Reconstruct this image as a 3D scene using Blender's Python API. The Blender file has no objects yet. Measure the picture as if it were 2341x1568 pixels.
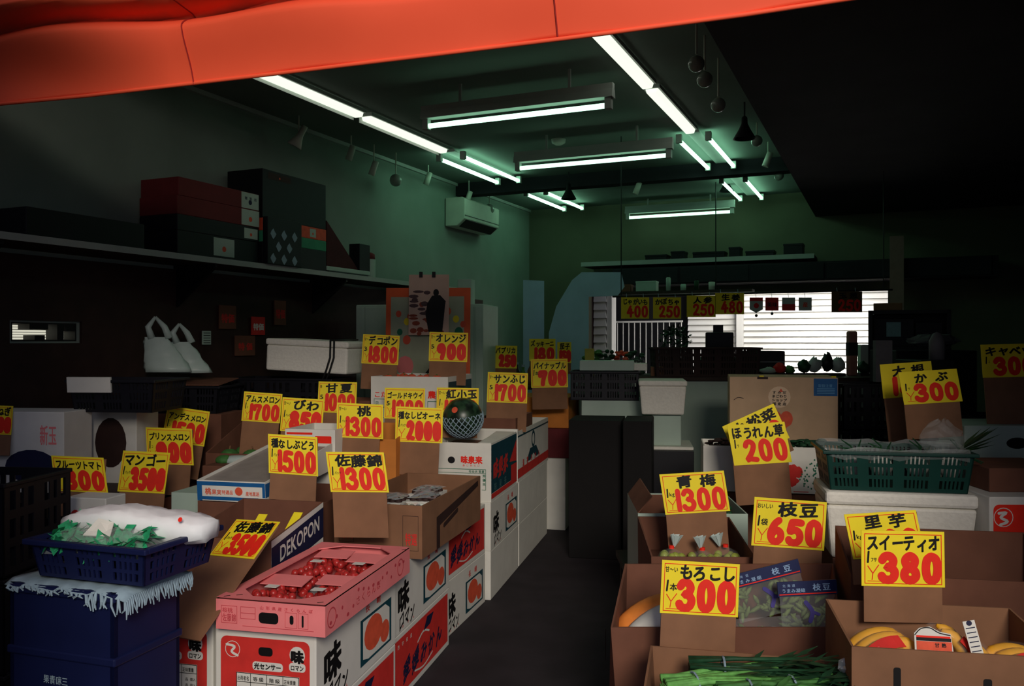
import bpy, bmesh, math, random
from mathutils import Vector, Matrix, noise

# ------------------------------------------------------------------ camera
scene = bpy.context.scene
COL = scene.collection
F, CX, CY, H = 1950.0, 1170.5, 778.0, 1.35
cam_data = bpy.data.cameras.new('camera')
cam_data.sensor_width = 36.0
cam_data.lens = F / 2341 * 36.0
cam_data.shift_y = -(784 - CY) / 2341
cam_data.clip_start = 0.05
cam = bpy.data.objects.new('camera', cam_data)
cam.location = (0, 0, H)
cam.rotation_euler = (math.pi / 2, 0, 0)
COL.objects.link(cam)
scene.camera = cam

# ------------------------------------------------------------------ light
vs = scene.view_settings
vs.view_transform = 'Standard'
vs.look = 'None'
vs.gamma = 1
vs.use_curve_mapping = False
vs.exposure = 0.0
TH = math.radians(23.7)          # the building is turned against the camera
UX = Vector((math.cos(TH), -math.sin(TH), 0))
VX = Vector((math.sin(TH), math.cos(TH), 0))


def B(u, v, z=0.0):
    """building frame (u across, v into the shop) to world"""
    p = UX * u + VX * v
    return Vector((p.x, p.y, z))


def at(px, py, Y):
    return Vector(((px - CX) / F * Y, Y, H - (py - CY) / F * Y))


world = bpy.data.worlds.new('dusk_sky')
scene.world = world
world.use_nodes = True
wt = world.node_tree
wn = wt.nodes['Background']
wn.inputs['Color'].default_value = (0.74, 0.76, 1.0, 1)
# dusk glow over the street side (towards -Y), dark elsewhere
tc = wt.nodes.new('ShaderNodeTexCoord')
vm = wt.nodes.new('ShaderNodeVectorMath')
vm.operation = 'DOT_PRODUCT'
gd = Vector((0.25, -1.0, 0.42)).normalized()
vm.inputs[1].default_value = gd
mr = wt.nodes.new('ShaderNodeMapRange')
mr.interpolation_type = 'SMOOTHSTEP'
mr.inputs['From Min'].default_value = 0.30
mr.inputs['From Max'].default_value = 1.0
mr.inputs['To Min'].default_value = 0.015
mr.inputs['To Max'].default_value = 0.70
wt.links.new(tc.outputs['Generated'], vm.inputs[0])
wt.links.new(vm.outputs['Value'], mr.inputs['Value'])
wt.links.new(mr.outputs['Result'], wn.inputs['Strength'])


def area(name, loc, target, size, power, color, size_y=None, spread=None):
    l = bpy.data.lights.new(name, 'AREA')
    l.energy = power
    l.color = color
    l.size = size
    if size_y:
        l.shape = 'RECTANGLE'
        l.size_y = size_y
    if spread:
        l.spread = math.radians(spread)
    o = bpy.data.objects.new(name, l)
    o.location = loc
    o.rotation_euler = (Vector(target) - Vector(loc)).to_track_quat('-Z', 'Y').to_euler()
    COL.objects.link(o)
    return o


# unseen area light added over the street behind the photographer, lighting the goods
area('added_front_light', (1.0, -5.0, 4.45), (0.1, 3.2, 1.1), 2.2, 138.0, (1.0, 0.90, 0.78), spread=100)
# lamps of the alley behind the shop, they shine on the shutter
area('alley_lamp_light', B(-1.2, 11.2, 2.75), B(-0.9, 12.9, 1.0), 0.5, 70.0, (1.0, 0.97, 0.90), size_y=2.4)
area('alley_spot_light', B(-0.55, 11.3, 2.45), B(-0.62, 12.6, 1.15), 0.15, 12.0, (1.0, 0.98, 0.92), spread=60)


# ------------------------------------------------------------------ materials
def lin(c):
    r = []
    for x in c[:3]:
        x /= 255.0
        r.append(x / 12.92 if x <= 0.04045 else ((x + 0.055) / 1.055) ** 2.4)
    return r


MATS = {}


def mat(name, rgb, rough=0.7, var=0.12, scale=14.0, metal=0.0, bump=0.0, spec=0.3, alpha=1.0, emit=None, es=0.0, trans=0.0, dirt=None):
    if name in MATS:
        return MATS[name]
    m = bpy.data.materials.new(name)
    m.use_nodes = True
    nt = m.node_tree
    b = nt.nodes['Principled BSDF']
    c = lin(rgb)
    b.inputs['Base Color'].default_value = (*c, 1)
    b.inputs['Roughness'].default_value = rough
    b.inputs['Metallic'].default_value = metal
    b.inputs['Specular IOR Level'].default_value = spec
    b.inputs['Alpha'].default_value = alpha
    b.inputs['Transmission Weight'].default_value = trans
    if emit is not None:
        b.inputs['Emission Color'].default_value = (*emit, 1)
        b.inputs['Emission Strength'].default_value = es
    if var > 0:
        tc = nt.nodes.new('ShaderNodeTexCoord')
        n = nt.nodes.new('ShaderNodeTexNoise')
        n.inputs['Scale'].default_value = scale
        n.inputs['Detail'].default_value = 5
        nt.links.new(tc.outputs['Object'], n.inputs['Vector'])
        r = nt.nodes.new('ShaderNodeValToRGB')
        r.color_ramp.elements[0].position = 0.3
        r.color_ramp.elements[1].position = 0.7
        lo = dirt and lin(dirt) or [x * (1 - var) for x in c]
        r.color_ramp.elements[0].color = (*lo, 1)
        r.color_ramp.elements[1].color = (*[min(1, x * (1 + var)) for x in c], 1)
        nt.links.new(n.outputs['Fac'], r.inputs['Fac'])
        nt.links.new(r.outputs['Color'], b.inputs['Base Color'])
        if bump > 0:
            bp = nt.nodes.new('ShaderNodeBump')
            bp.inputs['Strength'].default_value = bump
            bp.inputs['Distance'].default_value = 0.01
            nt.links.new(n.outputs['Fac'], bp.inputs['Height'])
            nt.links.new(bp.outputs['Normal'], b.inputs['Normal'])
    MATS[name] = m
    return m


M = dict(
    card=mat('cardboard', (132, 94, 68), 0.85, 0.14, 9),
    card2=mat('cardboard_reddish', (112, 72, 55), 0.85, 0.14, 9),
    cardo=mat('cardboard_orange', (200, 122, 52), 0.85, 0.12, 9),
    white=mat('white_board', (222, 220, 210), 0.75, 0.06, 8),
    foam=mat('styrofoam', (235, 232, 220), 0.8, 0.05, 60, bump=0.25),
    yellow=mat('yellow_card', (246, 224, 40), 0.6, 0.03, 20),
    black=mat('black_ink', (14, 13, 14), 0.6, 0.0),
    red=mat('red_ink', (238, 44, 26), 0.6, 0.05, 30),
    pred=mat('box_red', (212, 50, 44), 0.7, 0.10, 20),
    navy=mat('navy_ink', (24, 28, 62), 0.6, 0.1, 20),
    teal=mat('teal_ink', (16, 66, 78), 0.6, 0.12, 20),
    blue=mat('blue_ink', (24, 92, 150), 0.6, 0.1, 20),
    green=mat('green_ink', (30, 110, 80), 0.6, 0.1, 20),
    orange=mat('orange_ink', (226, 90, 60), 0.6, 0.12, 30),
    pink=mat('pink_board', (240, 132, 132), 0.75, 0.06, 10),
    pinkd=mat('pink_print', (196, 66, 76), 0.75, 0.12, 10),
    crate=mat('navy_plastic', (20, 27, 66), 0.45, 0.15, 6),
    dcrate=mat('black_plastic', (18, 18, 25), 0.5, 0.15, 6),
    gcrate=mat('green_plastic', (9, 56, 48), 0.45, 0.12, 8),
    cloth=mat('white_cloth', (140, 162, 174), 0.9, 0.08, 50),
    pvc=mat('white_plastic_film', (176, 192, 186), 0.35, 0.06, 14, bump=0.3),
    veg=mat('leaf_green', (66, 118, 58), 0.6, 0.4, 30),
    vegd=mat('leaf_dark_green', (28, 66, 40), 0.6, 0.35, 30),
    vegb=mat('bright_leaf_green', (104, 168, 84), 0.6, 0.3, 40),
    cherry=mat('cherry_red', (176, 44, 42), 0.3, 0.35, 40, spec=0.5),
    banana=mat('banana_yellow', (236, 172, 40), 0.5, 0.15, 12),
    clear=mat('clear_plastic', (235, 240, 240), 0.12, 0.0, alpha=0.06, spec=0.8),
    wall=mat('wall_paint', (132, 146, 136), 0.9, 0.08, 2.5),
    wallb=mat('back_wall_paint', (104, 108, 88), 0.9, 0.08, 2.5),
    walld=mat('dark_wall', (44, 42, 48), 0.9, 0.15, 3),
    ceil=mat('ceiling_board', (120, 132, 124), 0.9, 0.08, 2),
    floor=mat('dark_concrete', (46, 40, 44), 0.8, 0.25, 5, bump=0.15),
    wood=mat('dark_wood', (58, 44, 38), 0.7, 0.25, 6),
    steel=mat('fixture_metal', (170, 176, 170), 0.5, 0.05, 8),
    dark=mat('dark_metal', (22, 22, 24), 0.5, 0.1, 8),
    alum=mat('shutter_white', (236, 234, 228), 0.55, 0.04, 4),
    tube=mat('lit_tube', (240, 250, 240), 0.4, 0.0, emit=(0.50, 1.0, 0.68), es=2.6),
    tube2=mat('lit_twin_tube', (240, 250, 240), 0.4, 0.0, emit=(0.44, 1.0, 0.66), es=6.0),
    diff=mat('lit_diffuser', (240, 250, 240), 0.4, 0.0, emit=(0.92, 1.0, 0.84), es=1.06),
    bulb=mat('glass_bulb', (150, 160, 150), 0.2, 0.05, spec=0.6),
    pale=mat('pale_cabinet', (176, 196, 182), 0.6, 0.06, 5),
    bluelit=mat('blue_light_patch', (166, 182, 204), 0.8, 0.08, 4),  # bluish light on the back wall, put into the colour
    lightc=mat('cream_plastic', (206, 210, 196), 0.6, 0.05, 10),
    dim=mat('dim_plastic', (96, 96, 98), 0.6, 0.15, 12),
    maroon=mat('maroon_print', (96, 30, 34), 0.75, 0.15, 10),
    tan=mat('tan_cardboard', (204, 172, 138), 0.8, 0.08, 9),
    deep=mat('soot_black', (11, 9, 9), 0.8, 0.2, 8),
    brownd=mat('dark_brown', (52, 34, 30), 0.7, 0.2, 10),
)


# ------------------------------------------------------------------ object helpers
def tag(o, label=None, cat=None, group=None, kind=None):
    if label:
        o['label'] = label
    if cat:
        o['category'] = cat
    if group:
        o['group'] = group
    if kind:
        o['kind'] = kind
    return o


def empty(name, loc=(0, 0, 0), rot=(0, 0, 0), **k):
    o = bpy.data.objects.new(name, None)
    o.empty_display_size = 0.05
    o.location = loc
    o.rotation_euler = rot
    COL.objects.link(o)
    return tag(o, **k)


class MB:
    """collects simple shapes into ONE mesh"""

    def __init__(self):
        self.v, self.f, self.m = [], [], []
        self.mi = 0

    def poly(self, pts, faces):
        n = len(self.v)
        self.v += [tuple(p) for p in pts]
        for f in faces:
            self.f.append([n + i for i in f])
            self.m.append(self.mi)
        return self

    def box(self, x0, x1, y0, y1, z0, z1):
        return self.hexa([(x0, y0, z0), (x1, y0, z0), (x1, y1, z0), (x0, y1, z0),
                          (x0, y0, z1), (x1, y0, z1), (x1, y1, z1), (x0, y1, z1)])

    def hexa(self, p):
        return self.poly(p, [(3, 2, 1, 0), (4, 5, 6, 7), (0, 1, 5, 4), (1, 2, 6, 5), (2, 3, 7, 6), (3, 0, 4, 7)])

    def slab(self, p, n, t):
        """quad p pushed by thickness t along n"""
        n = Vector(n).normalized() * t
        q = [tuple(Vector(a) + n) for a in p]
        return self.hexa(list(p) + q)

    def tube(self, pts, r, seg=8, caps=True):
        pts = [Vector(p) for p in pts]
        rs = r if isinstance(r, (list, tuple)) else [r] * len(pts)
        base = len(self.v)
        up = None
        for i, p in enumerate(pts):
            d = (pts[min(i + 1, len(pts) - 1)] - pts[max(i - 1, 0)])
            d = d.normalized() if d.length > 1e-9 else Vector((0, 0, 1))
            if up is None:
                up = Vector((0, 0, 1)) if abs(d.z) < 0.9 else Vector((1, 0, 0))
            a = d.cross(up).normalized()
            up = a.cross(d).normalized()
            for k in range(seg):
                t = 2 * math.pi * k / seg
                self.v.append(tuple(p + (a * math.cos(t) + up * math.sin(t)) * rs[i]))
        for i in range(len(pts) - 1):
            for k in range(seg):
                k2 = (k + 1) % seg
                self.f.append([base + i * seg + k, base + i * seg + k2, base + (i + 1) * seg + k2, base + (i + 1) * seg + k])
                self.m.append(self.mi)
        if caps:
            self.f.append([base + k for k in range(seg)][::-1])
            self.m.append(self.mi)
            self.f.append([base + (len(pts) - 1) * seg + k for k in range(seg)])
            self.m.append(self.mi)
        return self

    def lathe(self, prof, seg=20, c=(0, 0, 0)):
        base = len(self.v)
        for r, z in prof:
            for k in range(seg):
                t = 2 * math.pi * k / seg
                self.v.append((c[0] + r * math.cos(t), c[1] + r * math.sin(t), c[2] + z))
        for i in range(len(prof) - 1):
            for k in range(seg):
                k2 = (k + 1) % seg
                self.f.append([base + i * seg + k, base + i * seg + k2, base + (i + 1) * seg + k2, base + (i + 1) * seg + k])
                self.m.append(self.mi)
        return self

    def ball(self, c, r, seg=12, rings=8, sx=1, sy=1, sz=1):
        prof = [(r * math.sin(math.pi * i / rings), -r * math.cos(math.pi * i / rings)) for i in range(rings + 1)]
        base = len(self.v)
        self.lathe(prof, seg)
        for i in range(base, len(self.v)):
            x, y, z = self.v[i]
            self.v[i] = (c[0] + x * sx, c[1] + y * sy, c[2] + z * sz)
        return self

    def build(self, name, m, parent=None, loc=None, rot=None, bevel=0.0, smooth=False, subsurf=0, **k):
        me = bpy.data.meshes.new(name)
        me.from_pydata(self.v, [], self.f)
        for x in (m if isinstance(m, (list, tuple)) else [m]):
            me.materials.append(x)
        for p, i in zip(me.polygons, self.m):
            p.material_index = i
            p.use_smooth = smooth
        me.update()
        o = bpy.data.objects.new(name, me)
        COL.objects.link(o)
        if parent is not None:
            o.parent = parent
        if loc is not None:
            o.location = loc
        if rot is not None:
            o.rotation_euler = rot
        if bevel > 0:
            b = o.modifiers.new('bevel', 'BEVEL')
            b.width = bevel
            b.segments = 2
            b.limit_method = 'ANGLE'
        if subsurf:
            s = o.modifiers.new('smooth', 'SUBSURF')
            s.levels = s.render_levels = subsurf
        return tag(o, **k)


# ------------------------------------------------------------------ lettering
GL = {}


def glyph(ch, off):
    key = (ch, off)
    if key not in GL:
        cu = bpy.data.curves.new('glyph', 'FONT')
        cu.body = ch
        cu.size = 1
        cu.offset = off
        cu.resolution_u = 3
        o = bpy.data.objects.new('glyph', cu)
        COL.objects.link(o)
        me = o.evaluated_get(bpy.context.evaluated_depsgraph_get()).to_mesh()
        vv = [(p.co.x, p.co.y) for p in me.vertices]
        ff = [list(p.vertices) for p in me.polygons]
        GL[key] = (vv, ff)
        bpy.data.objects.remove(o)
        bpy.data.curves.remove(cu)
    return GL[key]


DIG = {
    '0': [[(.5, .96), (.25, .85), (.16, .5), (.25, .15), (.5, .04), (.75, .15), (.84, .5), (.75, .85), (.5, .96), (.4, .94)]],
    '1': [[(.52, .97), (.5, .5), (.5, .03)]],
    '2': [[(.16, .76), (.28, .92), (.52, .97), (.76, .86), (.76, .66), (.5, .34), (.16, .06), (.35, .1), (.6, .08), (.9, .05)]],
    '3': [[(.14, .80), (.3, .94), (.6, .94), (.78, .77), (.66, .58), (.42, .52), (.68, .49), (.86, .32), (.76, .11), (.48, .03), (.2, .08), (.1, .18)]],
    '4': [[(.55, .97), (.35, .7), (.1, .36)], [(.1, .36), (.5, .36), (.95, .4)], [(.66, .7), (.64, .4), (.6, .03)]],
    '5': [[(.3, .93), (.6, .94), (.9, .92)], [(.3, .93), (.24, .72), (.2, .52), (.45, .6), (.74, .52), (.86, .3), (.74, .1), (.46, .03), (.2, .08), (.12, .16)]],
    '6': [[(.66, .97), (.4, .8), (.2, .5), (.17, .25), (.32, .07), (.6, .04), (.83, .2), (.8, .42), (.58, .53), (.32, .42), (.2, .25)]],
    '7': [[(.1, .66), (.13, .92)], [(.13, .92), (.5, .93), (.86, .9), (.66, .6), (.52, .3), (.46, .03)]],
    '8': [[(.5, .53), (.28, .64), (.24, .83), (.5, .97), (.76, .84), (.72, .64), (.5, .53), (.22, .38), (.18, .16), (.5, .03), (.82, .16), (.78, .38), (.5, .53)]],
    '9': [[(.82, .74), (.62, .95), (.32, .92), (.17, .72), (.3, .53), (.6, .54), (.82, .74), (.76, .4), (.6, .03)]],
}


def smooth_line(p, n=5):
    if len(p) < 3:
        return p
    q = [p[0]] + list(p) + [p[-1]]
    out = []
    for i in range(1, len(q) - 2):
        a, b, c, d = q[i - 1], q[i], q[i + 1], q[i + 2]
        for k in range(n):
            t = k / n
            out.append(tuple(0.5 * (2 * b[j] + (c[j] - a[j]) * t + (2 * a[j] - 5 * b[j] + 4 * c[j] - d[j]) * t * t
                                    + (3 * b[j] - a[j] - 3 * c[j] + d[j]) * t ** 3) for j in (0, 1)))
    out.append(p[-1])
    return out


class Ink:
    """flat print: 2D shapes on one surface, built as one mesh"""

    def __init__(self):
        self.v, self.f, self.lay, self.nl = [], [], [], 0

    def add(self, vv, ff):
        n = len(self.v)
        self.nl += 1
        self.lay += [self.nl] * len(vv)
        self.v += vv
        self.f += [[n + i for i in f] for f in ff]
        return self

    def poly(self, p):
        return self.add(list(p), [list(range(len(p)))])

    def rect(self, x0, y0, x1, y1):
        return self.poly([(x0, y0), (x1, y0), (x1, y1), (x0, y1)])

    def rrect(self, x0, y0, x1, y1, r):
        p = []
        for cx, cy, a in ((x1 - r, y0 + r, -90), (x1 - r, y1 - r, 0), (x0 + r, y1 - r, 90), (x0 + r, y0 + r, 180)):
            for k in range(5):
                t = math.radians(a + 22.5 * k)
                p.append((cx + r * math.cos(t), cy + r * math.sin(t)))
        return self.poly(p)

    def frame(self, x0, y0, x1, y1, t):
        self.rect(x0, y0, x1, y0 + t)
        self.rect(x0, y1 - t, x1, y1)
        self.rect(x0, y0, x0 + t, y1)
        return self.rect(x1 - t, y0, x1, y1)

    def disc(self, x, y, rx, ry=None, n=18):
        ry = ry or rx
        return self.poly([(x + rx * math.cos(2 * math.pi * k / n), y + ry * math.sin(2 * math.pi * k / n)) for k in range(n)])

    def ring(self, x, y, r, t, n=20):
        p = [(x + r * math.cos(2 * math.pi * k / n), y + r * math.sin(2 * math.pi * k / n)) for k in range(n)]
        q = [(x + (r - t) * math.cos(2 * math.pi * k / n), y + (r - t) * math.sin(2 * math.pi * k / n)) for k in range(n)]
        return self.add(p + q, [[k, (k + 1) % n, n + (k + 1) % n, n + k] for k in range(n)])

    def stroke(self, pts, w, sm=True, caps=True):
        p = smooth_line(pts) if sm else list(pts)
        L, R = [], []
        for i in range(len(p)):
            a, b = p[max(i - 1, 0)], p[min(i + 1, len(p) - 1)]
            dx, dy = b[0] - a[0], b[1] - a[1]
            l = math.hypot(dx, dy) or 1
            nx, ny = -dy / l * w / 2, dx / l * w / 2
            L.append((p[i][0] + nx, p[i][1] + ny))
            R.append((p[i][0] - nx, p[i][1] - ny))
        n = len(p)
        self.add(R + L, [[i, i + 1, n + i + 1, n + i] for i in range(n - 1)])
        rise = [8.0 * i / (n - 1) for i in range(n)] * 2      # the stroke climbs a hair, so it can cross itself
        self.lay[-2 * n:] = [a + b for a, b in zip(self.lay[-2 * n:], rise)]
        self.nl += 8
        if caps:
            self.disc(p[0][0], p[0][1], w / 2 * 0.98, n=12)
            self.disc(p[-1][0], p[-1][1], w / 2 * 0.98, n=12)
        return self

    def text(self, s, x, y, h, w=None, slant=0.0, off=0.02, jit=0.0, rnd=None, latin=False, fill=0.98, wide=1.12):
        """s starts at x on the baseline y; w spreads the characters over that width"""
        if latin:
            adv = []
            for ch in s:
                if ch == ' ':
                    adv.append(0.3)
                    continue
                vv, _ = glyph(ch, 0.0)
                adv.append(max(a for a, b in vv) + 0.06)
            k = (w / (sum(adv) * h)) if w else 1.0
            cx = x
            for ch, a in zip(s, adv):
                if ch != ' ':
                    vv, ff = glyph(ch, off)
                    self.add([(cx + p * h * k, y + q * h) for p, q in vv], ff)
                cx += a * h * k
            return self
        n = max(1, len(s))
        cw = (w / n) if w else h
        for i, ch in enumerate(s):
            if ch in ' \u3000':
                continue
            vv, ff = glyph(ch, 0.0)
            jx = rnd.uniform(-jit, jit) * h if rnd else 0
            jy = rnd.uniform(-jit, jit) * h if rnd else 0
            gw = min(cw * fill, h * wide)
            ox = x + i * cw + (cw - gw) / 2 + jx
            for sx_, sy_ in self.fat(off):
                self.add([(ox + (p + sx_) * gw, y + jy + (q + sy_) * h + slant * (p - 0.5) * gw / h) for p, q in vv], ff)
        return self

    @staticmethod
    def fat(off):
        """shifts that thicken a stroke"""
        if off < 0.005:
            return ((0, 0),)
        if off < 0.028:
            return ((off, off * .6), (-off, -off * .6), (off, -off * .6), (-off, off * .6))
        return ((0, 0), (off, off * .7), (-off, -off * .7), (off, -off * .7), (-off, off * .7), (0, off), (0, -off), (off, 0), (-off, 0))

    def digits(self, s, x, y, w, h, t, lap=0.0):
        """fat brush digits filling the box"""
        ws = [0.38 if c == '1' else 1.0 for c in s]
        unit = w / (sum(ws) - lap * (len(s) - 1))
        cx = x
        for c, a in zip(s, ws):
            cell = a * unit
            for st in DIG[c]:
                if c == '1':
                    pts = [(cx + cell * .5 + (px - .5) * cell, y + t * .45 + py * (h - t * .9)) for px, py in st]
                else:
                    pts = [(cx + t * .3 + px * (cell - t * .6), y + t * .45 + py * (h - t * .9)) for px, py in st]
                self.stroke(pts, t)
            cx += cell - lap * unit
        return self

    def place(self, name, m, parent, o, xd, yd, lift=0.0006, **k):
        """put the print on a plane through o with axes xd, yd (parent space)"""
        o, xd, yd = Vector(o), Vector(xd).normalized(), Vector(yd).normalized()
        n = xd.cross(yd)
        mb = MB()
        # shapes that overlap lie on each other like coats of ink
        mb.poly([o + xd * a + yd * b + n * (lift + 0.000012 * q) for (a, b), q in zip(self.v, self.lay)], self.f)
        return mb.build(name, m, parent, **k)


FX, FZ = (1, 0, 0), (0, 0, 1)     # axes of a print on a front (-y) face
# ------------------------------------------------------------------ the room
T_W = 0.12
UL, UR, V0, V1, ZC = -4.15, 1.3, 1.9, 10.0, 3.0


def bbox(name, u0, u1, v0, v1, z0, z1, m, bevel=0.0, parent=None, **k):
    mb = MB()
    c = [B(u0, v0), B(u1, v0), B(u1, v1), B(u0, v1)]
    mb.hexa([(p.x, p.y, z0) for p in c] + [(p.x, p.y, z1) for p in c])
    return mb.build(name, m, parent, bevel=bevel, **k)


bbox('floor', -9, 6, -6, 16, -0.1, 0, M['floor'], kind='structure')
bbox('ceiling', UL - T_W, UR + T_W, V0 + 0.45, V1 + T_W, ZC, ZC + 0.1, M['ceil'], kind='structure')
# eave slab that closes the gap between the ceiling and the top of the awning
mb = MB()
q = [(-3.6, 2.278 + .354 * 3.6 - .30), (1.9, 2.278 - .354 * 1.9 - .30), tuple(B(UR, V0 + 1.2)[:2]), tuple(B(UL - T_W, V0 + 1.2)[:2])]
mb.hexa([(x, y, ZC + .105) for x, y in q] + [(x, y, ZC + .2) for x, y in q])
mb.build('ceiling_eave', M['walld'], kind='structure')
# dark block added under the right ceiling, keeps tube light off that side
bbox('shade_block_right', -0.72, UR, V0 + 0.5, V1, 2.72, ZC, M['walld'], kind='structure')
# left wall with a slit for the glowing slats
wl = MB()
for (v0, v1, z0, z1) in ((V0, 3.0, 0, ZC), (3.0, 3.39, 0, 1.345), (3.0, 3.39, 1.445, ZC), (3.39, V1, 0, ZC)):
    c = [B(UL - T_W, v0), B(UL, v0), B(UL, v1), B(UL - T_W, v1)]
    wl.hexa([(p.x, p.y, z0) for p in c] + [(p.x, p.y, z1) for p in c])
wl.build('wall_left', M['wall'], kind='structure')
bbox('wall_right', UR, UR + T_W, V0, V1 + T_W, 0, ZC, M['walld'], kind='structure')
wb = MB()
for (u0, u1, z0, z1) in ((UL - T_W, -3.36, 0, ZC), (-3.36, 0.015, 1.9, ZC), (0.015, UR, 0, ZC)):
    c = [B(u0, V1), B(u1, V1), B(u1, V1 + T_W), B(u0, V1 + T_W)]
    wb.hexa([(p.x, p.y, z0) for p in c] + [(p.x, p.y, z1) for p in c])
wb.build('wall_back', M['wallb'], kind='structure')
bbox('beam_back', UL, UR, 7.98, 8.14, ZC - 0.13, ZC, M['walld'], kind='structure')
bbox('trim_1', UL, UL + 0.025, V0 + .5, V1, ZC - 0.03, ZC, M['steel'], kind='structure')
# unseen walls added beside the camera to shade the left and right goods
for nm, x0, x1, y0, y1 in (('unseen_shade_wall_left', -4.2, -0.86, 0.86, 1.06), ('unseen_shade_wall_right', 1.5, 4.2, 1.0, 1.2)):
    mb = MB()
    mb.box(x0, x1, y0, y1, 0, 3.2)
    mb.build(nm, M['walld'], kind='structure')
# dark sheet added to the left wall for shade and clutter below the shelf
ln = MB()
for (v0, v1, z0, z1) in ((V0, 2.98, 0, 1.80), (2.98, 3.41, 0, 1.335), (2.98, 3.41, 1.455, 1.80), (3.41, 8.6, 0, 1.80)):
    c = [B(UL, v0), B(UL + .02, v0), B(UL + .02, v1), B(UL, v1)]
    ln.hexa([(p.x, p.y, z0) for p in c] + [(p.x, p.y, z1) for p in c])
ln.build('wall_left_shade_sheet', M['brownd'], kind='structure')

# glowing slats in the wall slit imitate a mirror reflecting the lit shutter
w1 = empty('mirror_glow_slit', B(UL - 0.06, 3.195, 1.40), (0, 0, math.pi / 2 - TH), kind='structure')
mb = MB()
for (x0, x1, z0, z1) in ((-0.195, 0.195, -0.055, -0.047), (-0.195, 0.195, 0.037, 0.045), (-0.195, -0.187, -0.047, 0.037), (0.187, 0.195, -0.047, 0.037), (-0.09, 0.02, 0.008, 0.037), (-0.06, 0.0, -0.047, -0.022), (0.075, 0.115, -0.047, 0.037), (0.135, 0.185, -0.0, 0.037)):
    mb.box(x0, x1, -0.06, 0.06, z0, z1)
mb.build('glow_slit_frame', M['dark'], w1)
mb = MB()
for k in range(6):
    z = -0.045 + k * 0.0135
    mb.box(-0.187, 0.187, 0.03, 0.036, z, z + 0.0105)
mb.build('glow_slats', mat('reflection_glow', (240, 240, 215), 0.6, 0.0, emit=(1.0, 0.98, 0.78), es=0.62), w1)

# ---- awning of the shop front, orange-red sheet
AW = empty('shop_awning', at(600, 172, 2.57), (0, 0, 0), label='orange-red awning sheet with folds hanging across the top of the shop front', cat='awning')
awl = AW.location
mA = mat('awning_sheet', (255, 96, 62), 0.55, 0.05, 4)
NX, NZ = 90, 110
bot = [(-500, 318), (-200, 266), (0, 238), (200, 219), (600, 172), (1000, 124), (1355, 80), (1700, 34), (1935, -2), (2400, -72), (2900, -150)]


def awn_bottom(px):
    for (a, b), (c, d) in zip(bot, bot[1:]):
        if a <= px <= c:
            return b + (d - b) * (px - a) / (c - a)
    return bot[-1][1]


def aw_depth(px):

    x = (px - CX) / F
    # straight line in plan: Y = 2.278 - 0.354 X
    return 2.278 / (1 + 0.354 * x)


mb = MB()
pts = []
for j in range(NZ + 1):
    for i in range(NX + 1):
        px = -500 + 3400 * i / NX
        Y = aw_depth(px)
        p = at(px, awn_bottom(px), Y)
        t = j / NZ
        s = t * 0.95
        d = Vector((-0.34, -1.0, 0)).normalized()      # outwards, to the street
        # sheet rises and comes forward, with gathered folds to the left
        fade = max(0.0, min(1.0, (1500 - px) / 1500))
        fold = 0.035 * math.sin(s * 17 + p.x * 0.9) * (0.25 + fade) * min(1, s * 3)
        sc = 0.252 - 0.030 * (p.x + 1.73)
        amp = min(1, fade * 1.7)                          # gathered roll with a deep fold under it
        r = max(0.0, min(1.0, (s - sc + 0.055) / 0.055))
        jump = max(0.0, min(1.0, (s - sc) / 0.02))
        fold += amp * (-0.075 * r ** 1.6 + 0.14 * jump)
        fold += 0.05 * max(0, min(1, (420 - px) / 600)) * math.sin(9 * s + 5.5 * p.x + 1.0) * min(1, s * 6)
        fold += 0.012 * math.sin(p.x * 9 + s * 4) * min(1, s * 4)
        q = p + Vector((0, 0, 1)) * (s * 0.93) + d * (0.28 * s + fold) + Vector((0, 0, 0.006 * math.sin(px / 90)))
        pts.append(tuple(q - awl))
W_ = NX + 1
mb.poly(pts, [(j * W_ + i, j * W_ + i + 1, (j + 1) * W_ + i + 1, (j + 1) * W_ + i) for j in range(NZ) for i in range(NX)])
o = mb.build('sheet', mA, AW, smooth=True)
so = o.modifiers.new('thickness', 'SOLIDIFY')
so.thickness = 0.003
mb = MB()
mb.tube([at(px, awn_bottom(px), aw_depth(px)) - awl for px in range(-500, 2901, 100)], 0.006, 8)
mb.build('hem', mA, AW, smooth=True)
for px in (440, 1290):
    mb = MB()
    line = []
    for j in range(0, NZ + 1):
        i = round((px + 500) / 3400 * NX)
        line.append(Vector(pts[j * W_ + i]) + Vector((-0.34, -1, 0)).normalized() * 0.003)
    mb.tube(line, 0.0022, 5)
    mb.build('seam', mat('awning_seam', (150, 34, 30), 0.7, 0.0), AW)

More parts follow.
